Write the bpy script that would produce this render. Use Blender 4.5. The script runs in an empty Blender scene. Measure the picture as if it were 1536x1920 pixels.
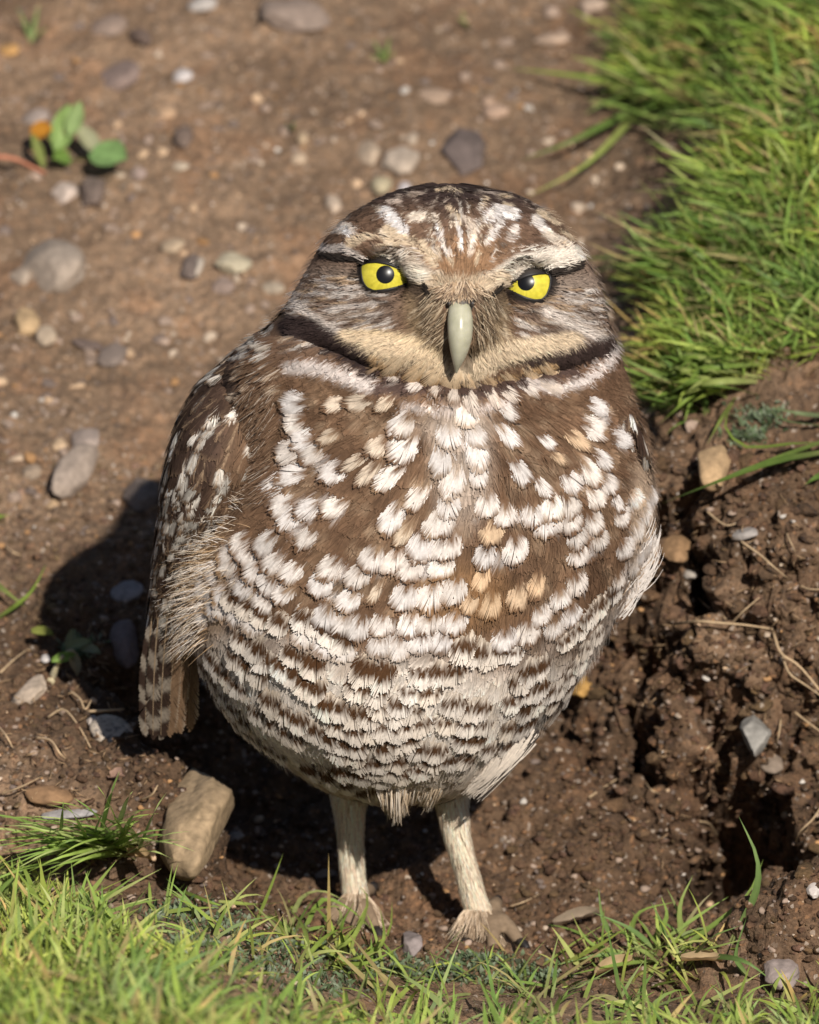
import bpy, math, random
import numpy as np
from mathutils import Vector, Matrix
from mathutils.bvhtree import BVHTree

rng = np.random.default_rng(7)
random.seed(7)
scene = bpy.context.scene
COL = scene.collection

# ------------------------------------------------------------------ camera, light
S = 6400.0                      # owl-model units per metre
PITCH = math.radians(28.0)
EX = np.array([1.0, 0, 0])
EU = np.array([0, math.sin(PITCH), math.cos(PITCH)])
EW = np.array([0, math.cos(PITCH), -math.sin(PITCH)])
DIST, W0 = 7.0, -560.0          # camera distance from the owl's middle

def V(x, y, w):
    """owl-model coordinates (x right, y down along the owl, w depth) -> metres; the feet stand at the origin"""
    X = (np.asarray(x, float) - 768) / S
    u = (1760 - np.asarray(y, float)) / S
    w = np.asarray(w, float) / S
    return X[..., None] * EX + u[..., None] * EU + w[..., None] * EW

cam_d = bpy.data.cameras.new('camera')
cam = bpy.data.objects.new('camera', cam_d)
COL.objects.link(cam)
CAM = V(768, 960, W0) - EW * DIST
cam.location = CAM
cam.rotation_euler = (math.pi / 2 - PITCH, 0, 0)
cam_d.sensor_fit = 'VERTICAL'
cam_d.sensor_height = 24
cam_d.lens = 24 * DIST / (1920 / S)
cam_d.clip_start, cam_d.clip_end = 0.5, 400
cam_d.dof.use_dof = True
cam_d.dof.focus_distance = DIST - 0.02
cam_d.dof.aperture_fstop = 13.0
scene.camera = cam

SUN_AZ, SUN_EL = math.radians(17.5), math.radians(43)     # azimuth right of the viewing axis, from behind the camera
to_sun = Vector((math.sin(SUN_AZ) * math.cos(SUN_EL), -math.cos(SUN_AZ) * math.cos(SUN_EL), math.sin(SUN_EL)))
world = bpy.data.worlds.new('World')
scene.world = world
world.use_nodes = True
nt = world.node_tree
nt.nodes.clear()
sky = nt.nodes.new('ShaderNodeTexSky')
sky.sky_type = 'NISHITA'
sky.sun_disc = False
sky.sun_elevation = SUN_EL
sky.sun_rotation = math.atan2(to_sun.x, to_sun.y)
bg = nt.nodes.new('ShaderNodeBackground')
bg.inputs['Strength'].default_value = 0.05
wo = nt.nodes.new('ShaderNodeOutputWorld')
nt.links.new(sky.outputs[0], bg.inputs[0])
nt.links.new(bg.outputs[0], wo.inputs[0])
sun_d = bpy.data.lights.new('sun', 'SUN')
sun_d.energy = 5.0
sun_d.angle = math.radians(0.55)
sun_d.color = (1.0, 0.94, 0.85)
sun = bpy.data.objects.new('sun', sun_d)
COL.objects.link(sun)
sun.rotation_euler = to_sun.to_track_quat('Z', 'Y').to_euler()
sun.location = (1, -2, 3)
scene.view_settings.view_transform = 'Standard'
scene.view_settings.look = 'None'
scene.view_settings.exposure = 0.13
scene.view_settings.gamma = 1.0
scene.view_settings.use_curve_mapping = False

# ------------------------------------------------------------------ helpers
def smooth(a, b, x):
    t = np.clip((np.asarray(x, float) - a) / (b - a), 0, 1)
    return t * t * (3 - 2 * t)

def _h(ix, iy, iz, seed):
    n = (ix.astype(np.uint32) * np.uint32(374761393) + iy.astype(np.uint32) * np.uint32(668265263)
         + iz.astype(np.uint32) * np.uint32(2147483647) + np.uint32(seed * 1013 + 77))
    n = (n ^ (n >> np.uint32(13))) * np.uint32(1274126177)
    n = (n ^ (n >> np.uint32(16))) * np.uint32(2246822519)
    n ^= n >> np.uint32(13)
    return (n & np.uint32(0xFFFF)).astype(float) / 65535.0 * 2 - 1

def vnoise(p, seed=0):
    p = np.asarray(p, float)
    i = np.floor(p).astype(np.int64)
    f = p - i
    f = f * f * f * (f * (f * 6 - 15) + 10)
    r = 0
    for dx in (0, 1):
        wx = f[..., 0] if dx else 1 - f[..., 0]
        for dy in (0, 1):
            wy = f[..., 1] if dy else 1 - f[..., 1]
            for dz in (0, 1):
                wz = f[..., 2] if dz else 1 - f[..., 2]
                r = r + wx * wy * wz * _h(i[..., 0] + dx, i[..., 1] + dy, i[..., 2] + dz, seed)
    return r

def fbm(p, octaves=4, seed=0, gain=0.5):
    a, s, r = 1.0, 1.0, 0
    for k in range(octaves):
        r = r + a * vnoise(np.asarray(p) * s + 17.3 * k, seed + k)
        a *= gain
        s *= 2.03
    return r

def norm(v):
    return v / np.maximum(np.linalg.norm(v, axis=-1, keepdims=True), 1e-12)

def link(o, parent=None):
    COL.objects.link(o)
    if parent is not None:
        o.parent = parent
    return o

def mesh_obj(name, verts, faces, mat, parent=None, colors=None, shade=True):
    """verts (N,3) metres; faces (M,3|4) array or list; colors (N,3)"""
    me = bpy.data.meshes.new(name)
    verts = np.asarray(verts, np.float32).reshape(-1, 3)
    if isinstance(faces, np.ndarray):
        k = faces.shape[1]
        me.vertices.add(len(verts))
        me.vertices.foreach_set('co', verts.ravel())
        me.loops.add(faces.size)
        me.loops.foreach_set('vertex_index', faces.astype(np.int32).ravel())
        me.polygons.add(len(faces))
        me.polygons.foreach_set('loop_start', np.arange(0, faces.size, k, dtype=np.int32))
        me.update(calc_edges=True)
    else:
        me.from_pydata([tuple(map(float, v)) for v in verts], [], faces)
    if colors is not None:
        at = me.attributes.new('Col', 'FLOAT_COLOR', 'POINT')
        c = np.ones((len(verts), 4), np.float32)
        c[:, :3] = np.asarray(colors).reshape(-1, 3)
        at.data.foreach_set('color', c.ravel())
    if shade:
        me.polygons.foreach_set('use_smooth', np.ones(len(me.polygons), bool))
    me.materials.append(mat)
    return link(bpy.data.objects.new(name, me), parent)

def thing(name, label, cat, loc=(0, 0, 0), group=None):
    o = bpy.data.objects.new(name, None)
    o.empty_display_size = 0.01
    COL.objects.link(o)
    o.location = loc
    tag(o, label, cat, group)
    return o

def tag(o, label=None, cat=None, group=None, kind=None):
    for k, v in (('label', label), ('category', cat), ('group', group), ('kind', kind)):
        if v:
            o[k] = v
    return o

def to_local(o_parent, verts):
    return np.asarray(verts) - np.array(o_parent.location)

# ribbons: P (N,K,3) centre lines, SD (N,K,3) half-width vectors -> quads
def ribbon(P, SD):
    N, K = P.shape[:2]
    v = np.stack([P - SD, P + SD], 2).reshape(-1, 3)
    b = (np.arange(N)[:, None] * K + np.arange(K - 1)[None]) * 2
    f = np.stack([b, b + 1, b + 3, b + 2], -1).reshape(-1, 4)
    return v, f

def rib_cols(C):
    return np.repeat(C[:, :, None, :], 2, 2).reshape(-1, 3)

# ------------------------------------------------------------------ materials
def new_mat(name):
    m = bpy.data.materials.new(name)
    m.use_nodes = True
    n = m.node_tree
    return m, n, n.nodes['Principled BSDF'], n.nodes['Material Output']

def noise_node(n, scale, detail=4, rough=0.55, coord='Object'):
    tc = n.nodes.new('ShaderNodeTexCoord')
    t = n.nodes.new('ShaderNodeTexNoise')
    t.inputs['Scale'].default_value = scale
    t.inputs['Detail'].default_value = detail
    t.inputs['Roughness'].default_value = rough
    n.links.new(tc.outputs[coord], t.inputs['Vector'])
    return t

def ramp_node(n, stops):
    r = n.nodes.new('ShaderNodeValToRGB')
    e = r.color_ramp.elements
    while len(e) < len(stops):
        e.new(0.5)
    for el, (p, c) in zip(e, stops):
        el.position = p
        el.color = (*c, 1) if len(c) == 3 else c
    return r

def mix_node(n, mode='MIX', fac=0.5):
    m = n.nodes.new('ShaderNodeMix')
    m.data_type = 'RGBA'
    m.blend_type = mode
    m.inputs[0].default_value = fac
    return m

def attr_mat(name, rough=0.8, translucent=0.0, vary=0.15, nscale=600, spec=0.2, bump=0.0, sheen=0.0):
    m, n, b, out = new_mat(name)
    a = n.nodes.new('ShaderNodeAttribute')
    a.attribute_name = 'Col'
    t = noise_node(n, nscale, 3)
    r = ramp_node(n, [(0.3, (1 - vary,) * 3), (0.7, (1 + vary,) * 3)])
    mx = mix_node(n, 'MULTIPLY', 1.0)
    n.links.new(t.outputs[0], r.inputs[0])
    n.links.new(a.outputs['Color'], mx.inputs[6])
    n.links.new(r.outputs[0], mx.inputs[7])
    n.links.new(mx.outputs[2], b.inputs['Base Color'])
    b.inputs['Roughness'].default_value = rough
    b.inputs['Specular IOR Level'].default_value = spec
    b.inputs['Sheen Weight'].default_value = sheen
    if bump:
        bp = n.nodes.new('ShaderNodeBump')
        bp.inputs['Strength'].default_value = bump
        bp.inputs['Distance'].default_value = 0.0006
        n.links.new(t.outputs[0], bp.inputs['Height'])
        n.links.new(bp.outputs[0], b.inputs['Normal'])
    if translucent:
        tr = n.nodes.new('ShaderNodeBsdfTranslucent')
        ms = n.nodes.new('ShaderNodeMixShader')
        ms.inputs[0].default_value = translucent
        n.links.new(mx.outputs[2], tr.inputs[0])
        n.links.new(b.outputs[0], ms.inputs[1])
        n.links.new(tr.outputs[0], ms.inputs[2])
        n.links.new(ms.outputs[0], out.inputs[0])
    return m

M_FEATHER = attr_mat('feather', 0.75, 0.12, 0.12, 900, 0.15)
M_SKIN = attr_mat('downy_skin', 0.9, 0, 0.15, 700, 0.1)
M_GRASS = attr_mat('grass_blade', 0.5, 0.38, 0.12, 300, 0.25)
M_STONE = attr_mat('stone', 0.8, 0, 0.22, 420, 0.25, 0.6)
M_ROOT = attr_mat('dry_root', 0.7, 0.1, 0.2, 500, 0.2)

def soil_material():
    m, n, b, out = new_mat('soil')
    a = n.nodes.new('ShaderNodeAttribute')
    a.attribute_name = 'Col'
    t1 = noise_node(n, 260, 6, 0.65)
    t2 = noise_node(n, 1100, 4, 0.6)
    t3 = noise_node(n, 40, 5, 0.6)
    r1 = ramp_node(n, [(0.28, (0.5, 0.48, 0.46)), (0.5, (1, 1, 1)), (0.72, (1.5, 1.42, 1.35))])
    r2 = ramp_node(n, [(0.3, (0.62, 0.6, 0.58)), (0.55, (1, 1, 1)), (0.75, (1.35, 1.3, 1.25))])
    r3 = ramp_node(n, [(0.3, (0.82, 0.8, 0.78)), (0.7, (1.18, 1.15, 1.12))])
    x = a.outputs['Color']
    for t, r in ((t1, r1), (t2, r2), (t3, r3)):
        n.links.new(t.outputs[0], r.inputs[0])
        mx = mix_node(n, 'MULTIPLY', 0.9)
        n.links.new(x, mx.inputs[6])
        n.links.new(r.outputs[0], mx.inputs[7])
        x = mx.outputs[2]
    # sparse rusty and pale grains
    tc = n.nodes.new('ShaderNodeTexCoord')
    vo = n.nodes.new('ShaderNodeTexVoronoi')
    vo.inputs['Scale'].default_value = 900
    n.links.new(tc.outputs['Object'], vo.inputs['Vector'])
    sep = n.nodes.new('ShaderNodeSeparateColor')
    n.links.new(vo.outputs['Color'], sep.inputs[0])
    for ch, lo, c in ((0, 0.955, (0.34, 0.18, 0.09)), (1, 0.965, (0.50, 0.42, 0.35)), (2, 0.95, (0.03, 0.025, 0.025))):
        mr = n.nodes.new('ShaderNodeMapRange')
        mr.inputs[1].default_value = lo
        mr.inputs[2].default_value = lo + 0.02
        mr.inputs[4].default_value = 0.5
        n.links.new(sep.outputs[ch], mr.inputs[0])
        mx = mix_node(n)
        n.links.new(mr.outputs[0], mx.inputs[0])
        n.links.new(x, mx.inputs[6])
        mx.inputs[7].default_value = (*c, 1)
        x = mx.outputs[2]
    n.links.new(x, b.inputs['Base Color'])
    b.inputs['Roughness'].default_value = 0.92
    b.inputs['Specular IOR Level'].default_value = 0.2
    ad = n.nodes.new('ShaderNodeMath')
    ad.operation = 'MULTIPLY_ADD'
    ad.inputs[1].default_value = 0.5
    n.links.new(t2.outputs[0], ad.inputs[0])
    n.links.new(t1.outputs[0], ad.inputs[2])
    bp = n.nodes.new('ShaderNodeBump')
    bp.inputs['Strength'].default_value = 0.9
    bp.inputs['Distance'].default_value = 0.0016
    n.links.new(ad.outputs[0], bp.inputs['Height'])
    n.links.new(bp.outputs[0], b.inputs['Normal'])
    return m
M_SOIL = soil_material()

# ------------------------------------------------------------------ ground
PIT = np.array([(.150, .020), (.112, .036), (.090, .048), (.066, .060), (.052, .085), (.030, .115), (-.035, .125), (-.075, .105),
                (-.084, .075), (-.074, .045), (-.060, .020), (-.048, -.002), (-.020, -.008), (.030, -.016), (.060, -.020), (.085, -.014), (.13, -.018)])

def poly_sd(P, poly):
    """signed distance, negative inside"""
    d = np.full(P.shape[:-1], 1e9)
    ins = np.zeros(P.shape[:-1], bool)
    for a, b in zip(poly, np.roll(poly, -1, 0)):
        e = b - a
        t = np.clip(((P - a) @ e) / (e @ e), 0, 1)
        d = np.minimum(d, np.linalg.norm(P - a - t[..., None] * e, axis=-1))
        c = ((a[1] > P[..., 1]) != (b[1] > P[..., 1])) & (P[..., 0] < (b[0] - a[0]) * (P[..., 1] - a[1]) / (b[1] - a[1] + 1e-15) + a[0])
        ins ^= c
    return np.where(ins, -d, d)

def base_height(X, Y):
    P = np.stack([X, Y], -1)
    Q = np.stack([X * 22, Y * 22, 0 * X], -1)
    wob = 0.010 * fbm(Q, 3, 3) + 0.004 * fbm(Q * 4, 2, 9)
    sd = poly_sd(P, PIT) + wob * smooth(-.03, .03, Y)
    # plateau heights round the pit
    zr = .090 + .16 * np.clip(Y - .06, 0, .5)
    zl = .042 + .0 * X
    zb = .038 + .09 * np.clip(Y - .1, 0, 1.2)
    zf = .013 + .005 * smooth(.0, -.03, X)
    st = .004 + .052 * smooth(-.075, -.01, X)
    zf = zf + .42 * np.clip(-Y - st, 0, .33) + .1 * np.clip(-Y - st - .33, 0, 1)
    wr = smooth(.02, .10, X - .15 * np.clip(Y - .12, 0, .4) + .0)
    wl = smooth(-.03, -.075, X)
    zp = zb
    zp = zp * (1 - wl * smooth(.16, .06, Y)) + zl * wl * smooth(.16, .06, Y)
    zp = zp * (1 - wr) + zr * wr
    fr = smooth(.012, -.012, Y + .12 * np.clip(-X - .05, 0, .06))
    zp = zp * (1 - fr) + zf * fr
    wid = .022 + .030 * smooth(-.02, .05, X) * smooth(.0, .06, Y) - .004 * wl
    z = zp * smooth(0.0, 1.0, (sd + .004) / wid)
    z = z - .004 * smooth(0, -.03, sd)
    # floor climbs to the bank at the back right
    z = z + .030 * smooth(.03, .12, Y + .25 * (X - .05)) * smooth(.012, -.03, sd) * smooth(-.01, .05, X)
    # mound at the lower right, hollow beside it
    z = z + .040 * np.exp(-(((X - .122) / .030) ** 2 + ((Y + .056) / .020) ** 2) ** 1.5)
    z = z + .006 * np.exp(-(((X + .105) / .04) ** 2 + ((Y - .02) / .03) ** 2))
    return z

def axis(lo, hi, parts, far=60, n=34):
    mid = []
    for a, b, s in parts:
        mid.append(np.arange(a, b, s))
    mid = np.concatenate(mid + [np.array([hi])])
    k = np.linspace(0, 1, n + 1)[1:]
    g = (np.exp(k * 7) - 1) / (np.exp(7) - 1) * far + k * 0.3
    return np.concatenate([(lo - g)[::-1], mid, hi + g])

gx = axis(-.20, .20, [(-.20, -.13, .0016), (-.13, .145, .00085), (.145, .20, .0016)])
gy = axis(-.36, .66, [(-.36, -.07, .0022), (-.07, .20, .00085), (.20, .66, .0016)])
GX, GY = np.meshgrid(gx, gy)
GZ = base_height(GX, GY)
R = np.hypot(GX, GY)
GZ = np.where(R > 1.0, GZ + 0.02 * (R - 1.0) * 0.02, GZ)
G = np.stack([GX, GY, GZ], -1)

def grid_normals(G):
    du = np.gradient(G, axis=1)
    dv = np.gradient(G, axis=0)
    return norm(np.cross(du, dv))

def crumble(G):
    """how crumbly the soil is: 1 in the dug bank and pit, low on the trodden ground behind"""
    X, Y = G[..., 0], G[..., 1]
    sd = poly_sd(G[..., :2], PIT)
    c = smooth(.09, .0, sd) * .50 + .25
    c = c + .55 * smooth(.035, .085, X) * smooth(.30, .15, Y) * smooth(-.035, .01, Y)
    return np.clip(c, .25, 1.0)

NRM = grid_normals(G)
near = (R < .9)
CR = crumble(G)
rough_n = fbm(G * 55, 2, 21) * .0055 + fbm(G * 150, 2, 31) * .0026
lump = np.abs(fbm(G * np.array([70, 70, 55]), 4, 41, .6))
fine = fbm(G * 420, 3, 51, .65) * .0013 + np.abs(fbm(G * 230, 2, 57)) * .0016 * CR
steep = 1 - NRM[..., 2]
# deep cracks and the dark hollow under the bank's overhang: soil pushed back along the bank face
def carve(G, pts, rad, depth):
    out = np.zeros(G.shape[:2])
    q = np.array([V(x, y, W0) - CAM for x, y in pts]); q = q / np.linalg.norm(q, axis=1, keepdims=True)
    rel = (G - CAM)
    dist = rel @ EW
    px = 768 + (rel @ EX) / dist * DIST * S
    py = 960 - (rel @ EU) / dist * DIST * S
    d = np.full(G.shape[:2], 1e9)
    p = np.array(pts, float)
    for a, c in zip(p[:-1], p[1:]):
        e = c - a
        t = np.clip(((px - a[0]) * e[0] + (py - a[1]) * e[1]) / (e @ e), 0, 1)
        d = np.minimum(d, np.hypot(px - a[0] - t * e[0], py - a[1] - t * e[1]))
    d = d + 2 + 9 * vnoise(G * 260, 7) + 5 * vnoise(G * 600, 8)
    return smooth(rad, rad * .35, d) * depth
back = np.zeros(G.shape[:2])
for pts, rad, dep in [([(1205, 1230), (1225, 1330), (1215, 1450)], 32, .024), ([(1300, 930), (1320, 1040), (1335, 1140)], 28, .022), ([(1240, 950), (1290, 985)], 34, .026),
                      ([(1285, 1270), (1330, 1340), (1350, 1440)], 26, .018), ([(1360, 1510), (1410, 1545), (1400, 1610), (1350, 1640)], 84, .085), ([(1440, 1470), (1490, 1600)], 40, .035), ([(1250, 1060), (1230, 1110)], 14, .012),
                      ([(1180, 1180), (1160, 1240)], 14, .012), ([(1495, 1340), (1470, 1440)], 22, .014), ([(1300, 1440), (1330, 1500)], 13, .012)]:
    back = np.maximum(back, carve(G, pts, rad, dep))
back = back * smooth(-.045, -.02, G[..., 1]) * smooth(.25, .15, G[..., 1])
disp = (rough_n * CR * 1.0 + (lump - .35) * .0058 * CR * (.25 + 1.3 * steep) + fine * (.5 + .9 * CR) + .0018 * fbm(G * 38, 3, 61)) * near
G = G + NRM * disp[..., None] + (EW * .8 + np.array([0, 0, -.35]))[None, None] * back[..., None]
n_r, n_c = GX.shape
ii = np.arange(n_r * n_c).reshape(n_r, n_c)
gf = np.stack([ii[:-1, :-1], ii[:-1, 1:], ii[1:, 1:], ii[1:, :-1]], -1).reshape(-1, 4)
# soil colour: dry tan ground behind, moist dark earth in the dug pit and bank
moist = np.clip(smooth(.10, .015, poly_sd(G[..., :2], PIT)) + .7 * smooth(.05, .09, GX) * smooth(.32, .2, GY), 0, 1)
moist = np.clip(moist + .35 * fbm(G * 30, 3, 71), 0, 1)
dry = np.array([.232, .160, .107])
wet = np.array([.118, .075, .047])
gc = dry * (1 - moist[..., None]) + wet * moist[..., None]
patch = fbm(G * 16, 4, 81)
gc = gc * (1 + .28 * patch[..., None])
redd = smooth(.1, .7, fbm(G * 60, 3, 91))[..., None]
gc = gc * (1 - redd * .3) + gc * np.array([1.25, .95, .75]) * redd * .3
ground = mesh_obj('ground', G.reshape(-1, 3), gf, M_SOIL, None, gc.reshape(-1, 3))
tag(ground, kind='structure')

sub = (gx > -.2) & (gx < .2)
sy = (gy > -.37) & (gy < .68)
Gs = G[np.ix_(sy, sub)]
a_, b_ = Gs.shape[:2]
js = np.arange(a_ * b_).reshape(a_, b_)
gfs = np.stack([js[:-1, :-1], js[:-1, 1:], js[1:, 1:], js[1:, :-1]], -1).reshape(-1, 4)
BV = BVHTree.FromPolygons(Gs.reshape(-1, 3).tolist(), gfs.tolist())

def ray_px(x, y):
    d = V(x, y, W0) - CAM
    return Vector(d / np.linalg.norm(d))

def hit(x, y):
    """the ground point seen at the photograph's pixel (x, y)"""
    d = ray_px(x, y)
    loc, nrm, i, _ = BV.ray_cast(Vector(CAM), d)
    if loc is None:
        return None, None
    return np.array(loc), np.array(nrm)

def drop(X, Y):
    loc, nrm, i, _ = BV.ray_cast(Vector((X, Y, 1)), Vector((0, 0, -1)))
    return (np.array(loc), np.array(nrm)) if loc is not None else (None, None)

# ------------------------------------------------------------------ the owl
TANP, COSP = math.tan(PITCH), math.cos(PITCH)

def gauss1(a, s):
    k = np.arange(-int(3 * s), int(3 * s) + 1)
    g = np.exp(-k ** 2 / (2 * s * s))
    g /= g.sum()
    return np.convolve(np.pad(a, len(k) // 2, mode='edge'), g, mode='valid')

class Surf:
    """a rounded body whose cross-sections are given row by row: left edge, right edge, axis offset in depth, depth radius"""
    def __init__(self, rows, inset=0, sm=7, disp=None, squash=2.0):
        rows = np.array(rows, float)
        self.y0, self.y1 = rows[0, 0], rows[-1, 0]
        self.yy = np.arange(self.y0, self.y1 + 1)
        g = lambda c: gauss1(np.interp(self.yy, rows[:, 0], c), sm)
        xl, xr = g(rows[:, 1]), g(rows[:, 2])
        self.xc = (xl + xr) / 2
        self.hx = np.maximum((xr - xl) / 2 - inset, 1.0)
        yo = g(rows[:, 3])
        self.wc = yo / COSP - (1760 - self.yy) * TANP
        self.rw = np.maximum(g(rows[:, 4]) - inset, 1.0)
        self.disp = disp
    def at(self, y):
        i = lambda a: np.interp(y, self.yy, a)
        return i(self.xc), i(self.hx), i(self.wc), i(self.rw)
    def P(self, th, y):
        y = np.clip(y, self.y0, self.y1)
        xc, hx, wc, rw = self.at(y)
        x = xc + hx * np.sin(th)
        w = wc - rw * np.cos(th)
        if self.disp is not None:
            w = w + self.disp(x, y) * smooth(0.0, 0.4, np.cos(th))
        return np.stack([x, y + 0 * x, w], -1)
    def frame(self, th, y):
        p = self.P(th, y)
        e, f = 0.02, 4.0
        pt = (self.P(th + e, y) - self.P(th - e, y)) / (2 * e)
        py = (self.P(th, y + f) - self.P(th, y - f)) / (2 * f)
        n = norm(np.cross(pt, py))          # x right, y down, w away: points outward toward -w in front
        n = np.where((n[..., 2:] * np.cos(th)[..., None] + n[..., :1] * np.sin(th)[..., None] * -1) > 0, -n, n)
        return p, n, pt, py
    def theta(self, x, y):
        xc, hx, wc, rw = self.at(y)
        return np.arcsin(np.clip((x - xc) / hx, -.995, .995))

def face_disp(x, y):
    d = 0 * x
    for ex, ey in ((724, 521), (987, 539)):
        r = np.hypot(x - ex, y - ey)
        d = d + 46 * smooth(59, 45, r)
    # brow ridge over the eyes
    bx = np.array([610, 680, 760, 862, 950, 1030, 1090])
    by = np.array([478, 476, 505, 535, 512, 494, 500])
    d = d - 13 * np.exp(-((y - np.interp(x, bx, by) + 16) / 24) ** 2) * smooth(590, 650, x) * smooth(1110, 1060, x)
    # muzzle and whisker pads
    d = d - 26 * np.exp(-(((x - 862) / 75) ** 2 + ((y - 615) / 80) ** 2))
    d = d - 20 * np.exp(-(((x - 760) / 75) ** 2 + ((y - 655) / 30) ** 2)) - 20 * np.exp(-(((x - 955) / 70) ** 2 + ((y - 652) / 30) ** 2))
    # groove under the chin and beside the dark collar, neck bib swelling below it
    cx = np.array([540, 640, 720, 800, 860, 930, 1020, 1100, 1150])
    cy = np.array([615, 650, 690, 708, 716, 706, 690, 668, 640])
    c = np.interp(x, cx, cy)
    d = d + 26 * np.exp(-((y - c - 14) / 14) ** 2) * smooth(540, 620, x) * smooth(1150, 1090, x)
    d = d - 10 * np.exp(-((y - c - 58) / 22) ** 2)
    return d

TORSO = [(352, 812, 858, -30, 14), (356, 780, 895, -30, 40), (362, 752, 930, -30, 66), (372, 722, 968, -30, 100), (386, 695, 1000, -30, 132), (405, 660, 1028, -30, 165), (430, 630, 1056, -30, 195),
         (460, 605, 1082, -30, 222), (500, 582, 1106, -30, 245), (550, 552, 1128, -26, 260), (590, 522, 1141, -20, 270),
         (620, 490, 1148, -8, 278), (655, 450, 1158, 4, 290), (700, 412, 1172, 14, 308), (740, 400, 1186, 20, 328), (790, 400, 1204, 26, 348),
         (860, 400, 1224, 28, 366), (940, 368, 1232, 26, 376), (1020, 345, 1222, 16, 380), (1090, 340, 1194, 8, 378), (1160, 346, 1158, -4, 370),
         (1215, 362, 1126, -16, 360), (1270, 384, 1092, -28, 346), (1320, 412, 1054, -38, 328), (1370, 452, 1010, -46, 302), (1410, 500, 972, -50, 272),
         (1445, 545, 938, -50, 232), (1470, 582, 908, -46, 190), (1490, 622, 880, -40, 136), (1502, 668, 848, -36, 76), (1508, 722, 800, -34, 24)]
body_s = Surf(TORSO, 7, 6, face_disp)
WING = [(655, 446, 480, 40, 26), (672, 424, 496, 34, 48), (696, 398, 506, 26, 76), (730, 364, 514, 10, 98), (780, 336, 522, -22, 118), (840, 316, 520, -58, 130), (900, 304, 500, -74, 132),
        (960, 298, 462, -56, 126), (1040, 288, 420, -10, 116), (1120, 278, 392, 40, 100), (1200, 272, 372, 70, 76), (1270, 268, 356, 84, 50), (1330, 272, 330, 90, 26), (1365, 280, 305, 94, 8)]
wing_s = Surf(WING, 5, 8)
WINGR = [(735, 1128, 1160, 10, 20), (770, 1108, 1184, -30, 66), (810, 1110, 1206, -36, 90), (860, 1115, 1220, -20, 96), (920, 1118, 1222, 10, 92), (1000, 1110, 1208, 60, 82), (1100, 1080, 1172, 110, 66), (1200, 1030, 1110, 140, 46), (1290, 990, 1040, 150, 18)]
wingr_s = Surf(WINGR, 5, 8)
LEGL = [(1440, 604, 708, 30, 48), (1500, 616, 692, 40, 42), (1530, 622, 686, 52, 34), (1580, 629, 683, 58, 26), (1640, 633, 685, 62, 24), (1690, 639, 691, 64, 25), (1725, 641, 698, 64, 26), (1745, 648, 696, 62, 14)]
LEGR = [(1430, 786, 896, 0, 52), (1480, 804, 888, 8, 44), (1515, 814, 882, 14, 34), (1580, 831, 886, 6, 27), (1640, 850, 901, 0, 25), (1690, 862, 916, -2, 25), (1735, 876, 934, -4, 26), (1765, 886, 950, -6, 27), (1782, 898, 946, -6, 14)]
legl_s, legr_s = Surf(LEGL, 6, 6), Surf(LEGR, 6, 6)

# ---- plumage colour map over the owl's front, in owl-model coordinates
MAP = np.zeros((1920, 1536, 3), np.float32)
YY, XX = np.mgrid[0:1920, 0:1536].astype(np.float32)
WHITE, CREAM, BUFF = (.74, .69, .665), (.60, .47, .33), (.56, .38, .22)
BROWN, DARK, TAWNY = (.175, .102, .061), (.045, .027, .020), (.30, .165, .075)
GREYB = (.30, .235, .19)
nz = lambda s, seed: fbm(np.stack([XX[::4, ::4] * s, YY[::4, ::4] * s, 0 * XX[::4, ::4]], -1), 3, seed).repeat(4, 0).repeat(4, 1)
MAP[:] = BROWN

def put(mask, c):
    global MAP
    MAP += mask[..., None] * (np.array(c, np.float32) - MAP)

def stroke(pts, th, c, soft=4, alpha=1.0, z=None):
    """a tapered band of pigment along a polyline"""
    if z:
        pts = [(z[0] + px / z[2], z[1] + py / z[2]) for px, py in pts]
        th = th / z[2]
    pts = np.array(pts, float)
    h = th / 2 + soft
    x0, y0 = np.maximum(np.floor(pts.min(0) - h), 0).astype(int)
    x1, y1 = np.ceil(pts.max(0) + h).astype(int) + 1
    xx, yy = XX[y0:y1, x0:x1], YY[y0:y1, x0:x1]
    d = np.full(xx.shape, 1e9, np.float32)
    if len(pts) == 1:
        d = np.hypot(xx - pts[0, 0], yy - pts[0, 1])
    tot = max(len(pts) - 1, 1)
    for k, (a, b) in enumerate(zip(pts[:-1], pts[1:])):
        e = b - a
        t = np.clip(((xx - a[0]) * e[0] + (yy - a[1]) * e[1]) / max(e @ e, 1e-6), 0, 1)
        d = np.minimum(d, np.hypot(xx - a[0] - t * e[0], yy - a[1] - t * e[1]))
    m = smooth(th / 2 + soft / 2, th / 2 - soft / 2, d) * alpha
    blk = MAP[y0:y1, x0:x1]
    blk += m[..., None].astype(np.float32) * (np.array(c, np.float32) - blk)

def blob(x, y, w, h, c, alpha=1.0, soft=.5):
    x0, x1, y0, y1 = max(int(x - w * 1.6), 0), int(x + w * 1.6) + 1, max(int(y - h * 1.6), 0), int(y + h * 1.6) + 1
    r = np.hypot((XX[y0:y1, x0:x1] - x) / w, (YY[y0:y1, x0:x1] - y) / h)
    m = smooth(1 + soft, 1 - soft, r) * alpha
    blk = MAP[y0:y1, x0:x1]
    blk += m[..., None].astype(np.float32) * (np.array(c, np.float32) - blk)

n1, n2 = nz(.012, 5), nz(.05, 6)
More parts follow.
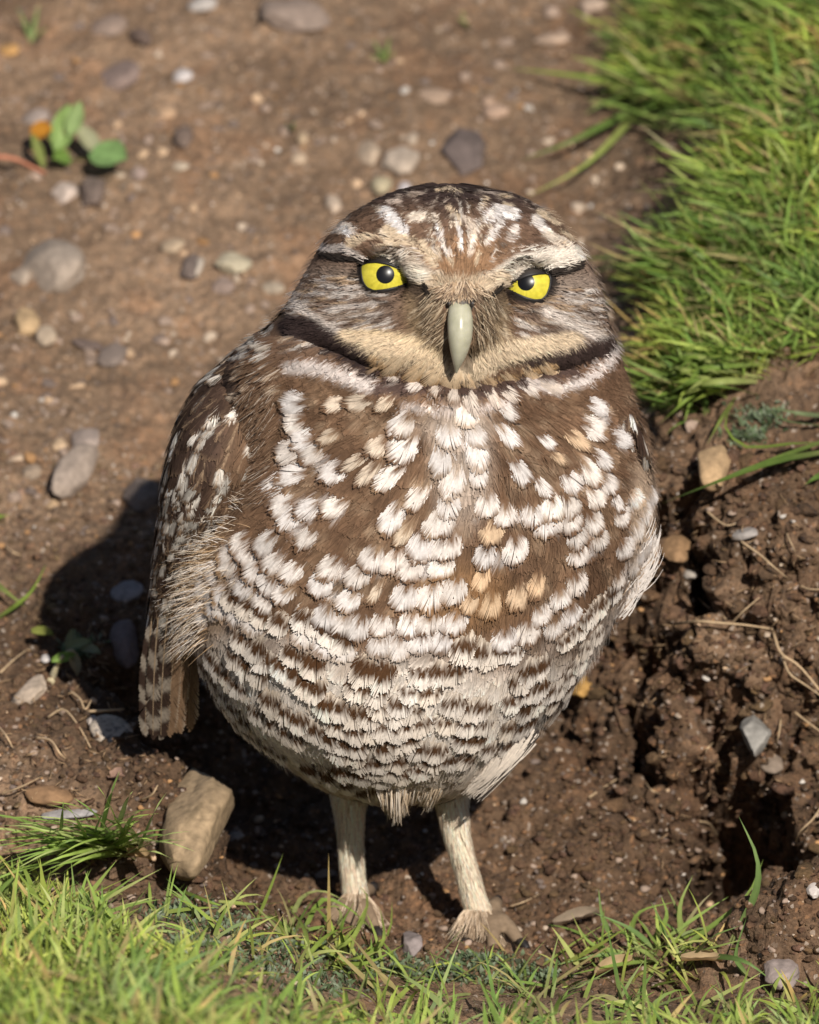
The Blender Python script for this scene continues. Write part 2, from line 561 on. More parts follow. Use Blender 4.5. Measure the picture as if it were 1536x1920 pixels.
# chest brown to pale belly
belly_y = np.interp(np.arange(1536), [300, 400, 480, 600, 740, 870, 1000, 1080, 1150, 1230], [1210, 1205, 1205, 1220, 1240, 1250, 1240, 1205, 1160, 1110]).astype(np.float32)
put(smooth(-50, 60, YY - belly_y[None] + 30 * n1), (.74, .66, .585))
put(smooth(.1, .7, n2) * smooth(-30, 60, YY - belly_y[None]) * .30, CREAM)
put(smooth(1400, 1500, YY) * .6, (.60, .48, .37))
put(smooth(.0, .8, nz(.03, 15)) * .45 * (YY > 700) * (YY < 1230), (.26, .165, .10))
put(smooth(.05, .7, nz(.022, 25)) * .6 * (YY > 700) * (YY < 1230), (.115, .064, .038))
rb = np.random.default_rng(9)
for k in range(230):
    blob(rb.uniform(420, 1200), rb.uniform(740, 1200), rb.uniform(7, 15), rb.uniform(6, 11), (.38, .27, .18), rb.uniform(.25, .6))
# pale flank fluff on the left, tan bases
blob(380, 1080, 50, 130, (.44, .29, .17), .85)
blob(1200, 1010, 26, 150, (.50, .38, .28), .8)
# pale centre of the chest
blob(865, 870, 52, 110, (.60, .50, .42), .6)
blob(850, 800, 70, 26, (.60, .50, .42), .5)
blob(870, 1120, 90, 60, TAWNY, .6)
# back and mantle by the neck
put(smooth(40, 0, XX - np.interp(np.arange(1920), [350, 560, 600, 700, 800], [560, 560, 545, 500, 470]).astype(np.float32)[:, None]) * smooth(520, 600, YY) * (YY < 900), (.085, .055, .042))

# ---- head
Z1 = (500, 330, 2.194)
head = smooth(720, 660, YY) * smooth(0, 6, YY - 340)
put(head, (.175, .105, .068))
put(smooth(470, 380, YY + 30 * n1), (.062, .040, .034))
blob(862, 490, 80, 40, (.30, .17, .09), .8)
# cheeks grey brown with pale streaks
for cxx, cyy, w_, h_ in ((635, 575, 95, 70), (1070, 580, 75, 75)):
    blob(cxx, cyy, w_, h_, GREYB, .95)
rs = np.random.default_rng(3)
for k in range(520):
    left = rs.random() < .6
    x, y = (rs.uniform(548, 740), rs.uniform(520, 668)) if left else (rs.uniform(960, 1142), rs.uniform(545, 665))
    dx, dy = x - 862, (y - 560) * .55 + 12
    l = math.hypot(dx, dy)
    ln = rs.uniform(14, 34)
    c = [(.62, .56, .51), (.115, .075, .055), (.50, .44, .40), (.16, .10, .07), (.40, .28, .18)][rs.integers(0, 5)]
    stroke([(x, y), (x + dx / l * ln, y + dy / l * ln * .8)], rs.uniform(3, 6.5), c, 3, .85)
# lores: olive brown round the beak
for pts, th in (([(790, 575), (800, 625), (812, 668)], 62), ([(925, 580), (922, 625), (905, 665)], 56)):
    stroke(pts, th, (.225, .16, .095), 30, .85)
for pts in ([(800, 610), (815, 650), (845, 690)], [(905, 610), (900, 650), (872, 690)]):
    stroke(pts, 20, (.06, .038, .02), 16, .9)
for k in range(70):
    sx = rs.choice([-1, 1])
    x, y = 862 + sx * rs.uniform(28, 85), rs.uniform(570, 660)
    stroke([(x, y), (x + sx * rs.uniform(4, 14), y + rs.uniform(12, 26))], rs.uniform(3, 5), [(.40, .30, .19), (.11, .075, .045), (.52, .42, .30)][rs.integers(0, 3)], 3, .8)
# dark rings and eye lines
for ex, ey in ((722, 521), (988, 539)):
    blob(ex, ey, 54, 33, (.03, .022, .02), 1, .2)
stroke([(672, 490), (640, 484), (600, 478)], 14, DARK, 8, z=None)
stroke([(1030, 512), (1052, 510), (1075, 503)], 12, DARK, 8)
stroke([(766, 524), (788, 542), (798, 560)], 30, (.05, .036, .026), 12)
stroke([(950, 540), (935, 548), (925, 560)], 16, (.09, .06, .04), 10)
# crown spots and streaks
for pts, th, c in [([(490, 165), (530, 200), (570, 245)], 40, WHITE), ([(270, 225), (310, 225), (350, 240)], 44, (.66, .56, .48)), ([(480, 258), (540, 270), (600, 290)], 42, CREAM),
                   ([(370, 290), (420, 272), (470, 262)], 26, CREAM), ([(610, 185), (690, 190)], 34, (.68, .58, .48)), ([(745, 150), (775, 175), (790, 210)], 20, CREAM), ([(700, 225), (720, 280), (742, 330)], 17, WHITE),
                   ([(770, 180), (790, 240), (800, 310)], 13, WHITE), ([(815, 190), (850, 240), (835, 330)], 24, (.66, .54, .44)), ([(905, 190), (950, 160), (1010, 175)], 40, WHITE),
                   ([(955, 205), (920, 250), (905, 285)], 24, (.68, .62, .58)), ([(1015, 230), (995, 270)], 28, (.62, .55, .50)), ([(640, 290), (660, 320), (690, 355)], 30, CREAM),
                   ([(1115, 170), (1150, 185), (1185, 205)], 26, CREAM), ([(1095, 195), (1125, 225), (1150, 255)], 32, (.66, .60, .56)), ([(1150, 265), (1210, 300), (1270, 340)], 48, (.66, .56, .46)),
                   ([(1200, 240), (1250, 275)], 16, CREAM), ([(500, 225), (530, 240)], 24, CREAM), ([(330, 235), (350, 260)], 24, WHITE), ([(590, 95), (640, 95)], 14, (.45, .35, .28)), ([(700, 75), (760, 72), (800, 85)], 10, CREAM),
                   ([(870, 85), (930, 90)], 12, (.45, .36, .30)), ([(950, 100), (1000, 105)], 9, CREAM), ([(510, 125), (545, 120)], 20, (.58, .46, .38)), ([(900, 110), (880, 150)], 8, CREAM), ([(970, 135), (1000, 140)], 10, CREAM),
                   ([(740, 350), (760, 370)], 14, CREAM), ([(870, 330), (860, 370)], 12, CREAM), ([(1090, 130), (1130, 140)], 12, (.4, .3, .24)), ([(250, 310), (330, 305), (400, 330)], 26, (.55, .48, .43)), ([(215, 275), (235, 300)], 26, (.6, .54, .5)), ([(200, 290), (160, 350)], 14, (.5, .45, .42))]:
    stroke(pts, th * 1.15, c, 4, 1, Z1)
for k in range(70):
    x, y = rs.uniform(640, 1060), rs.uniform(362, 415)
    stroke([(x, y), (x + rs.uniform(-8, 8), y + rs.uniform(4, 10))], rs.uniform(2, 4), (.45, .36, .29), 3, .7)
for pts, th in [([(500, 300), (560, 280), (640, 330)], 18), ([(1060, 300), (1110, 265), (1160, 320)], 40), ([(430, 210), (400, 240), (470, 250)], 24), ([(380, 170), (450, 160), (480, 200)], 28), ([(620, 250), (680, 280), (690, 310)], 24)]:
    stroke(pts, th, (.125, .075, .05), 8, .9, Z1)
# pale brow V
stroke([(470, 330), (540, 335), (620, 378), (700, 425)], 66, (.74, .65, .54), 9, 1, Z1)
stroke([(890, 440), (960, 400), (1040, 345), (1120, 335), (1190, 355), (1270, 330)], 68, (.74, .66, .57), 9, 1, Z1)
stroke([(660, 420), (740, 448), (820, 455), (900, 440), (950, 415)], 70, (.70, .56, .41), 14, 1, Z1)
stroke([(715, 486), (750, 492), (790, 510)], 34, (.76, .68, .57), 8, 1)
for k in range(90):
    x, y = 862 + rs.normal(0, 62), rs.uniform(405, 494)
    dx, dy = (x - 862) * .8, y - 560
    l = math.hypot(dx, dy); ln = rs.uniform(12, 28)
    stroke([(x, y), (x + dx / l * ln, y + dy / l * ln)], rs.uniform(2.5, 5), [(.66, .55, .43), (.13, .08, .05), (.10, .06, .04), (.70, .62, .54)][rs.integers(0, 4)], 2.5, .85)
stroke([(770, 488), (812, 502)], 12, (.24, .14, .085), 10, .5)
stroke([(400, 345), (480, 350), (560, 380), (620, 430)], 13, (.035, .025, .02), 6, 1, Z1)
stroke([(980, 432), (1040, 408), (1100, 398), (1200, 385)], 11, (.035, .025, .02), 6, 1, Z1)
# light rim of the facial disc, cream chin band, shadow painted dark beside the beak
for k, (pts, th) in enumerate([([(110, 515), (200, 585), (330, 660)], 34), ([(1150, 560), (1290, 630), (1395, 685)], 44)]):
    stroke(pts, th, (.68, .60, .54), 12, .9, Z1)
stroke([(330, 665), (450, 665), (570, 690), (680, 735), (745, 775)], 66, (.66, .51, .33), 12, 1, Z1)
stroke([(850, 775), (920, 735), (1030, 700), (1150, 690), (1230, 680)], 58, (.66, .52, .35), 12, 1, Z1)
stroke([(650, 660), (700, 700), (740, 760)], 50, (.14, .09, .045), 26, .4, Z1)
stroke([(900, 660), (880, 710), (840, 770)], 38, (.14, .09, .045), 22, .4, Z1)
stroke([(655, 642), (720, 654), (790, 672), (838, 700)], 42, (.70, .55, .38), 10, .95)
stroke([(874, 700), (930, 670), (1000, 652), (1070, 640)], 40, (.70, .56, .40), 10, .95)
stroke([(812, 612), (824, 648), (846, 690)], 16, (.075, .05, .03), 12, .8)  # both dark strokes put the shadow beside the beak into the plumage colour
stroke([(902, 612), (896, 645), (872, 686)], 15, (.075, .05, .03), 12, .8)
stroke([(780, 545), (792, 575), (800, 600)], 20, (.09, .06, .04), 14, .7)
stroke([(936, 556), (930, 580), (926, 602)], 16, (.10, .07, .045), 12, .7)
# dark crescents
stroke([(90, 625), (190, 640), (280, 705), (370, 760), (440, 800)], 100, (.040, .026, .024), 14, 1, Z1)
stroke([(1090, 790), (1200, 765), (1290, 735), (1390, 705)], 84, (.045, .029, .025), 14, 1, Z1)
# buff and dark scallops of the bib, pale fringe
stroke([(440, 745), (530, 820), (680, 838), (850, 872), (980, 830), (1100, 795), (1170, 780)], 26, (.58, .38, .20), 8, .95, Z1)
for x, y in ((480, 860), (560, 868), (650, 862), (740, 880), (820, 885), (900, 885), (980, 868), (1060, 850), (1150, 830), (1230, 800)):
    stroke([(x - 24, y + 18), (x + 24, y + 16)], 50, (.085, .054, .046), 9, .95, Z1)
stroke([(100, 790), (200, 790), (300, 820), (420, 870)], 44, (.70, .62, .58), 12, .9, Z1)
stroke([(560, 945), (700, 965), (860, 968), (1000, 930)], 22, (.62, .54, .50), 10, .9, Z1)
stroke([(1060, 860), (1180, 890), (1300, 850), (1390, 780), (1440, 700)], 30, (.70, .62, .58), 10, .9, Z1)
stroke([(370, 690), (470, 745), (600, 775), (720, 800), (790, 838)], 9, (.035, .022, .015), 4, 1, Z1)  # thin dark line: shade of the gap under the chin painted in, plus bristles
stroke([(1150, 735), (1040, 762), (920, 790), (800, 842)], 9, (.035, .022, .015), 4, 1, Z1)
for pts in ([(420, 690), (520, 760), (600, 800), (690, 835)], [(360, 665), (440, 735), (560, 790)], [(830, 830), (900, 800), (990, 765), (1120, 730)], [(480, 735), (560, 745), (640, 790)]):
    stroke(pts, 6, (.66, .53, .36), 3, 1, Z1)
# mantle spots beside the neck
for x, y, w_, h_ in ((462, 662, 8, 12), (475, 643, 8, 10), (499, 662, 9, 6), (490, 674, 14, 6), (446, 676, 12, 4), (485, 655, 8, 5), (508, 612, 5, 8), (520, 585, 6, 10), (500, 628, 5, 8)):
    blob(x, y, w_, h_, (.56, .52, .47), .95, .3)

# ---- marked feathers of breast and belly: one object each
Z2, Z3, Z4 = (240, 640, 2.327), (740, 640, 2.743), (240, 1100, 1.536)
def zz(z, pts):
    return [(z[0] + a / z[2], z[1] + b / z[2]) for a, b in pts]
white_bands = []
def WB(z, pts, th, c=WHITE):
    white_bands.append((zz(z, pts), th / z[2], c))
for pts, th in [([(725, 250), (712, 320), (735, 390), (765, 450)], 75), ([(800, 480), (850, 540), (900, 590)], 85), ([(700, 470), (705, 540), (720, 600)], 90),
                ([(630, 610), (650, 680), (690, 730)], 80), ([(690, 770), (740, 820), (800, 870)], 75), ([(770, 700), (800, 770)], 75), ([(865, 690), (920, 750)], 85),
                ([(1190, 370)], 95), ([(1200, 470)], 105), ([(1130, 600)], 90), ([(1370, 520)], 100), ([(1400, 620)], 95), ([(1145, 785)], 105),
                ([(590, 870), (620, 930), (660, 980), (730, 1010)], 75), ([(510, 920), (560, 1010), (620, 1070), (690, 1110)], 60), ([(440, 970), (470, 1040), (530, 1110), (610, 1150)], 65),
                ([(870, 980), (930, 1010), (1010, 1040)], 85), ([(830, 1060), (890, 1100), (960, 1130)], 70), ([(1050, 960), (1110, 980), (1170, 970)], 75), ([(1210, 1000), (1280, 1000), (1370, 990)], 75),
                ([(1180, 1110), (1260, 1120), (1340, 1110), (1430, 1090)], 95), ([(1260, 900), (1330, 910), (1400, 900)], 85), ([(850, 1210), (930, 1230), (1020, 1270)], 75), ([(1090, 1240), (1160, 1250), (1240, 1240)], 75),
                ([(1290, 1230), (1360, 1240), (1430, 1230)], 60), ([(1080, 1320), (1180, 1330), (1270, 1320), (1370, 1310)], 70), ([(770, 1270), (850, 1320), (960, 1360)], 65), ([(400, 1160), (470, 1200), (560, 1240)], 55), ([(310, 1210), (380, 1210)], 50), ([(1330, 800)], 100), ([(430, 900), (450, 960)], 55), ([(375, 1000), (395, 1070), (430, 1130)], 52), ([(330, 1060), (350, 1130), (395, 1180)], 48), ([(300, 1150), (340, 1200)], 44), ([(480, 860), (500, 900)], 50)]:
    WB(Z2, pts, th)
for pts, th in [([(1000, 260)], 85), ([(905, 270)], 80), ([(1115, 270)], 60), ([(865, 415)], 60), ([(980, 535)], 62), ([(1080, 470)], 75), ([(1035, 590)], 70), ([(1190, 850)], 60), ([(1085, 1100)], 50)]:
    WB(Z2, pts, th, (.66, .55, .44))
for pts, th in [([(40, 440)], 100), ([(260, 500), (340, 510), (440, 490)], 85), ([(570, 370)], 80), ([(580, 490)], 100), ([(380, 590), (450, 580)], 120), ([(430, 700)], 80), ([(300, 730)], 105), ([(650, 670)], 110), ([(755, 750)], 90),
                ([(780, 530)], 70), ([(1040, 330), (1060, 400), (1000, 460)], 90), ([(1150, 470), (1160, 530)], 110), ([(1060, 610)], 90), ([(880, 730), (940, 710), (1010, 670)], 105), ([(1010, 810), (1060, 760), (1100, 720)], 105),
                ([(1125, 830)], 70), ([(560, 910), (640, 890), (720, 890)], 85), ([(780, 870), (840, 850), (910, 850)], 100), ([(760, 960), (830, 950), (910, 930)], 80), ([(920, 1030), (980, 980), (1030, 930)], 70),
                ([(440, 1110), (530, 1120), (630, 1090)], 90), ([(440, 850), (500, 850)], 105), ([(240, 860), (300, 850)], 95), ([(100, 810)], 90), ([(190, 930), (280, 930)], 100), ([(110, 1080), (180, 1090), (260, 1060)], 90), ([(60, 1170), (150, 1180), (250, 1160)], 70),
                ([(920, 1130), (990, 1080), (1070, 1010)], 55), ([(1140, 920), (1180, 860), (1240, 790)], 55), ([(1180, 1080), (1220, 1000), (1280, 880), (1310, 780)], 52), ([(1130, 1240), (1190, 1180), (1280, 1040)], 50),
                ([(730, 1410), (780, 1370), (850, 1310), (950, 1250)], 70), ([(790, 1480), (850, 1440), (900, 1400)], 65), ([(530, 1550), (600, 1520), (690, 1480)], 75), ([(330, 380), (410, 400)], 60), ([(1240, 1130), (1290, 1010)], 40)]:
    WB(Z3, pts, th)
for pts, th in [([(490, 985)], 110), ([(930, 530)], 105), ([(430, 1220)], 90), ([(620, 1310)], 110), ([(720, 1270)], 80), ([(470, 1360)], 100), ([(380, 1360)], 80), ([(850, 590)], 50)]:
    WB(Z3, pts, th, (.68, .50, .34))
for k, x in enumerate((490, 570, 650, 730, 810, 890, 970, 1050, 1125)):
    y = (782, 806, 826, 846, 856, 850, 832, 812, 796)[k]
    WB(Z1, [(x + 30, y + 2)], 62, (.62, .47, .31))
    WB(Z1, [(x, y + 36)], 66, (.085, .055, .046))
    WB(Z1, [(x + 35, y + 76)], 52, (.60, .53, .48))
for X_, Y_, t_ in ((1100, 420, 80), (1145, 475, 80), (1030, 520, 85), (1225, 515, 75), (1190, 590, 80), (1060, 600, 60), (1000, 705, 80), (1190, 690, 70), (965, 765, 85), (930, 930, 75), (960, 1120, 75), (1280, 770, 85), (1290, 890, 95), (1180, 965, 60), (1080, 860, 70), (1100, 1010, 60), (1250, 1240, 80), (1130, 1620, 120), (1010, 960, 70)):
    WB((260, 560, 5.12), [(X_, Y_)], t_, (.60, .54, .48) if Y_ < 700 else (.58, .46, .35))
dark_bars = []
for pts, th in [([(440, 215), (500, 260), (555, 295)], 26), ([(400, 315), (460, 360), (550, 410)], 22), ([(370, 350), (430, 400), (500, 435)], 18), ([(330, 140), (370, 170), (410, 205)], 26), ([(310, 180), (350, 225), (395, 255)], 22),
                ([(240, 190), (290, 250), (335, 290)], 22), ([(220, 220), (280, 310), (345, 390)], 15), ([(250, 310), (330, 400), (450, 490)], 11), ([(470, 180), (510, 205), (550, 225)], 30), ([(560, 325), (620, 345), (705, 365)], 26),
                ([(600, 390), (660, 410), (750, 400)], 18), ([(560, 420), (610, 440), (670, 450)], 22), ([(515, 518), (590, 532), (685, 530)], 18), ([(650, 495), (710, 500), (780, 490)], 16), ([(670, 232), (740, 240)], 36), ([(655, 280), (730, 295)], 26),
                ([(830, 250), (890, 240), (950, 235)], 20), ([(730, 460), (820, 430)], 22), ([(760, 405), (850, 385)], 16), ([(920, 330), (970, 345), (1020, 340)], 18), ([(900, 385), (960, 390), (1030, 385)], 14), ([(945, 430), (1010, 435)], 22),
                ([(1110, 270), (1150, 240), (1190, 220)], 24), ([(1090, 325), (1140, 300), (1185, 275)], 22), ([(1135, 355), (1180, 320), (1225, 290)], 24), ([(1210, 330), (1245, 295), (1270, 270)], 24), ([(1075, 410), (1165, 385)], 18),
                ([(1020, 465), (1100, 455)], 16), ([(1210, 370), (1250, 330), (1280, 300)], 12), ([(955, 480), (985, 500)], 14), ([(660, 590), (740, 578)], 12), ([(300, 20), (370, 60), (455, 105)], 24), ([(500, 80), (560, 110), (640, 150)], 24), ([(1035, 185), (1110, 180)], 14),
                ([(945, 170), (1050, 190)], 24), ([(1250, 160), (1290, 120), (1330, 60)], 16), ([(1340, 50), (1400, 0)], 20), ([(1220, 290), (1290, 210), (1350, 120)], 12), ([(700, 545), (750, 540)], 12), ([(590, 458), (670, 480)], 16), ([(690, 522), (770, 512)], 14), ([(820, 455), (900, 462)], 16), ([(860, 497), (940, 487)], 14), ([(560, 555), (640, 566)], 12), ([(780, 532), (850, 518)], 13), ([(710, 335), (790, 328)], 18), ([(800, 303), (880, 292)], 16), ([(760, 366), (830, 352)], 14)]:
    dark_bars.append((zz(Z4, pts), th / 1.536, None))

for pts_, t_, c_ in white_bands:
    stroke(pts_, t_ * .5, c_, 9, .6)
for pts_, t_, c_ in dark_bars:
    stroke(pts_, t_ * 1.45, (.075, .036, .016), 4, 1)

def sample(x, y):
    xi = np.clip(np.round(x), 0, 1535).astype(int)
    yi = np.clip(np.round(y), 0, 1919).astype(int)
    return MAP[yi, xi]

# ---- feather builder: barbs fan out from a shaft, laid over a surface
def barb_layout(n, side=.55):
    e = np.linspace(0, 1, n)
    q = np.clip((e - side) / (1 - side), 0, 1) * np.pi / 2
    a = np.where(e < side, .22 + .50 * e / side, .72 + .28 * np.sin(q) ** .85)
    b = np.where(e < side, .55 + .45 * np.sin(np.clip(e / side * 1.5, 0, 1) * np.pi / 2), np.cos(q))
    return a, b

def feather_pts(F, L, W, n, K, rnd, fray=.05, side=.4, slope=4.5):
    a, b = barb_layout(n, side)
    a = np.concatenate([a, a])[None] * np.ones((F, 1))
    b = np.concatenate([b, -b])[None] * np.ones((F, 1))
    g = max(3, n // 5)
    cl = rnd.normal(0, 1, (F, 2 * (n // g + 1)))
    ci = np.concatenate([np.arange(n) // g, n // g + 1 + np.arange(n) // g])
    cl = cl[:, ci]
    a = a * (1 + rnd.normal(0, fray * .6, a.shape) + .6 * fray * cl)
    b = b * (1 + .05 * np.roll(cl, 1, 0)) + rnd.normal(0, .022, b.shape)
    s0 = np.maximum(a * L[:, None] - slope * np.abs(b) * W[:, None], .02 * L[:, None])
    t = np.linspace(0, 1, K)
    al = s0[..., None] + (a * L[:, None] - s0)[..., None] * (t ** .9)
    lat = b[..., None] * W[:, None, None] * (t ** 1.15)
    sp = np.maximum((.30 if slope < 3 else .16) * L, 1.5 * W)[:, None, None] / n * np.ones((F, 2 * n, K))
    wd = sp * (1.0 - .32 * t ** 3) * 1.2
    return al, lat, wd, b            # (F, 2n, K)

def lay(surf, th0, y0, ang, al, lat, wd, lift, rnd, camber=3.0, Wn=None):
    """place feather-local points (along, lateral) on a surface; ang is the tip direction (0 = down, + = right)"""
    th0, y0, ang = [np.asarray(q)[:, None, None] for q in (th0, y0, ang)]
    p, n, pt, py = surf.frame(th0[:, 0, 0], y0[:, 0, 0])
    st = np.maximum(np.linalg.norm(pt, axis=-1), 45)[:, None, None]
    sy_ = np.clip(np.linalg.norm(py, axis=-1), 1.0, 2.6)[:, None, None]
    ca, sa = np.cos(ang), np.sin(ang)
    dx, dy = al * sa + lat * ca, al * ca - lat * sa
    th = th0 + dx / st
    y = y0 + dy / sy_
    p, n, pt, py = surf.frame(th, y)
    return p, n, th, y

def finish(p, n, wd, h):
    """view-space points -> world ribbons"""
    q = p + n * h[..., None]
    t = np.gradient(q, axis=-2)
    sd = norm(np.cross(n, t)) * wd[..., None]
    P = V(q[..., 0], q[..., 1], q[..., 2])
    SD = sd[..., :1] / S * EX + (-sd[..., 1:2]) / S * EU + sd[..., 2:] / S * EW
    return P, SD

def flow(x, y):
    """tip direction of the plumage"""
    dx, dy = x - 868, y - 668
    a = np.arctan2(dx, np.maximum(dy, 10))
    head_a = np.arctan2(x - 862, np.maximum(y - 470, -20) * .8 + 70)
    k = smooth(690, 740, y)
    a = a * k + head_a * (1 - k)
    k2 = smooth(1250, 1450, y)
    return a * (1 - .35 * k2)

owl = thing('burrowing_owl', 'brown burrowing owl with yellow eyes and white-spotted chest standing in the dug earth hollow', 'owl')

def group_build(name, parent, mat, batches, kind='stuff'):
    vs, fs, cs, off = [], [], [], 0
    for v, f, c in batches:
        vs.append(v); fs.append(f + off); cs.append(c)
        off += len(v)
    o = mesh_obj(name, np.concatenate(vs), np.concatenate(fs), mat, parent, np.concatenate(cs))
    if kind:
        o['kind'] = kind
    return o

# ---- body: one continuous mesh (loft of head and trunk, legs and toes joined by a remesh)
def loft_mesh(surf, na=72, step=5):
    ys = np.concatenate([np.arange(surf.y0, surf.y1, step), [surf.y1]])
    th = np.linspace(-np.pi, np.pi, na, endpoint=False)
    T, Yg = np.meshgrid(th, ys)
    p = surf.P(T, Yg)
    v = V(p[..., 0], p[..., 1], p[..., 2]).reshape(-1, 3)
    r, c = T.shape
    faces = []
    for i in range(r - 1):
        for j in range(c):
            faces.append((i * c + j, i * c + (j + 1) % c, (i + 1) * c + (j + 1) % c, (i + 1) * c + j))
    faces.append(tuple(range(c))[::-1])
    faces.append(tuple((r - 1) * c + k for k in range(c)))
    return v, faces

def tube(pts, rad, seg=10):
    pts = np.array(pts, float)
    t = norm(np.gradient(pts, axis=0))
    up = np.array([0, 0, 1.0]) if abs(t[0, 2]) < .8 else np.array([0, 1.0, 0])
    v, f = [], []
    for k in range(len(pts)):
        a = norm(np.cross(up, t[k])); b = np.cross(t[k], a)
        for s in range(seg):
            q = 2 * np.pi * s / seg
            v.append(pts[k] + rad[k] * (a * math.cos(q) + b * math.sin(q)))
    for k in range(len(pts) - 1):
        for s in range(seg):
            f.append((k * seg + s, k * seg + (s + 1) % seg, (k + 1) * seg + (s + 1) % seg, (k + 1) * seg + s))
    f.append(tuple(range(seg))[::-1]); f.append(tuple((len(pts) - 1) * seg + s for s in range(seg)))
    return np.array(v), f

allv, allf, off = [], [], 0
def add(v, f):
    global off
    allv.append(np.asarray(v)); allf.extend([tuple(i + off for i in q) for q in f]); off += len(v)
add(*loft_mesh(body_s, 96, 4))
add(*loft_mesh(legl_s, 24, 6))
add(*loft_mesh(legr_s, 24, 6))
FEET = [np.array([-.0155, .008, .005]), np.array([.0245, -.001, .005])]
claws = []
for ft, turn in zip(FEET, (-.1, .12)):
    for a, L_ in ((-.7, .013), (-.1, .016), (.5, .014), (2.9, .012)):
        d = np.array([math.sin(a + turn), -math.cos(a + turn), 0])
        pts = [ft, ft + d * L_ * .4 + np.array([0, 0, .0022]), ft + d * L_ * .75 + np.array([0, 0, .0008]), ft + d * L_ + np.array([0, 0, -.0012])]
        add(*tube(pts, [.0034, .0025, .0022, .0018]))
        claws.append((pts[-1], d))
me = bpy.data.meshes.new('tmp')
me.from_pydata([tuple(map(float, v)) for v in np.concatenate(allv)], [], allf)
tmp = link(bpy.data.objects.new('tmp', me))
rm = tmp.modifiers.new('r', 'REMESH')
rm.mode = 'VOXEL'
rm.voxel_size = .0011
dg = bpy.context.evaluated_depsgraph_get()
ev = tmp.evaluated_get(dg)
m2 = ev.to_mesh()
bv = np.zeros(len(m2.vertices) * 3, np.float32); m2.vertices.foreach_get('co', bv)
bv = bv.reshape(-1, 3)
bf = np.array([tuple(p.vertices) for p in m2.polygons if len(p.vertices) == 4])
ev.to_mesh_clear()
bpy.data.objects.remove(tmp)
xp = bv[:, 0] * S + 768
yp = 1760 - (bv @ EU) * S
bc = sample(xp, yp) * .8
bc[yp > 1500] = (.56, .44, .32)
bc[(bv[:, 2] < .010) & (yp > 1640)] = (.21, .15, .10)
mesh_obj('body', bv, bf, M_SKIN, owl, bc)

BF = []      # loose plumage batches

def fill(surf, spacing, L, W, n, K, col, lift=(2, 11), frange=(-np.pi, np.pi), yr=None, reject=None, seed=1, jit=.35, angf=None, fray=.05, mirror_back=True):
    rnd = np.random.default_rng(seed)
    y0, y1 = yr or (surf.y0 + 4, surf.y1 - 4)
    ths, ys = [], []
    y = y0
    row = 0
    while y < y1:
        _, _, pt, py = surf.frame(np.array([0.0]), np.array([y]))
        hx = surf.at(y)[1]; rw = surf.at(y)[3]
        circ = 2 * np.pi * math.sqrt((hx * hx + rw * rw) / 2)
        m = max(int(circ / spacing), 3)
        t = (np.arange(m) + .5 * (row % 2)) / m * 2 * np.pi - np.pi + rnd.normal(0, jit * spacing / max(hx, 20), m)
        ths.append(t); ys.append(y + rnd.normal(0, jit * spacing * .6, m))
        pz = max(1.0, float(np.linalg.norm(py)))
        y += spacing * .75 / min(pz, 2.2)
        row += 1
    th = (np.concatenate(ths) + np.pi) % (2 * np.pi) - np.pi
    yy = np.clip(np.concatenate(ys), surf.y0 + 1, surf.y1 - 1)
    k = (th > frange[0]) & (th < frange[1])
    th, yy = th[k], yy[k]
    p = surf.P(th, yy)
    if reject is not None:
        k = ~reject(p[:, 0], p[:, 1], th)
        th, yy, p = th[k], yy[k], p[k]
    F = len(th)
    ang = (angf or flow)(p[:, 0], p[:, 1]) * np.where(np.abs(th) > np.pi / 2, .4, 1) + rnd.normal(0, .16, F)
    Ls = L * rnd.uniform(.8, 1.2, F); Ws = W * rnd.uniform(.8, 1.2, F)
    # seeds are tips: step back to the root
    st = np.maximum(surf.at(yy)[1], 45)
    al, lat, wd, b = feather_pts(F, Ls, Ws, n, K, rnd, fray)
    al = al - Ls[:, None, None] * .6
    pp, nn, tt, y_ = lay(surf, th, yy, ang, al, lat, wd, lift, rnd)
    u = (al / Ls[:, None, None] + .6)
    h = lift[0] + (lift[1] - lift[0]) * u + rnd.uniform(0, 2.2, F)[:, None, None] - 2.5 * (lat / Ws[:, None, None]) ** 2 + rnd.normal(0, .2, al.shape[:2])[..., None]
    P, SD = finish(pp, nn, wd, h)
    C = col(pp[..., 0], pp[..., 1], tt, u, lat / Ws[:, None, None], rnd, F)
    v, f = ribbon(P.reshape(-1, K, 3), SD.reshape(-1, K, 3))
    return v, f, rib_cols(C.reshape(-1, K, 3))

def map_col(jit=5.0, back=(.11, .072, .05), shaft=.16, vary=.13, edge=0.0):
    def c(x, y, th, u, b, rnd, F):
        sh = x.shape
        j = rnd.normal(0, jit, sh[:2])[..., None]
        ang = flow(x, y)
        base = sample(x + np.sin(ang) * j + rnd.normal(0, 1.5, sh[:2])[..., None], y + np.cos(ang) * j)
        bk = smooth(1.45, 1.75, np.abs(th))[..., None]
        spots = (rnd.random(sh[0]) < .35)[:, None, None] & (u > .7) & (np.abs(b) < .6)
        bcol = np.where(spots[..., None], np.array([.55, .48, .42]), np.array(back))
        base = base * (1 - bk) + bcol * bk
        base = base * (1 + rnd.normal(0, vary, (sh[0], 1, 1, 1)) + rnd.normal(0, vary * .7, (sh[0], sh[1], 1, 1)))
        base = base * (1 - shaft * smooth(.12, 0, np.abs(b)))[..., None]
        if edge:
            base = base * (1 - edge * .5 + edge * np.maximum(smooth(.5, 1, np.abs(b)), smooth(.8, 1, u)))[..., None]
        return np.clip(base, .01, .85)
    return c

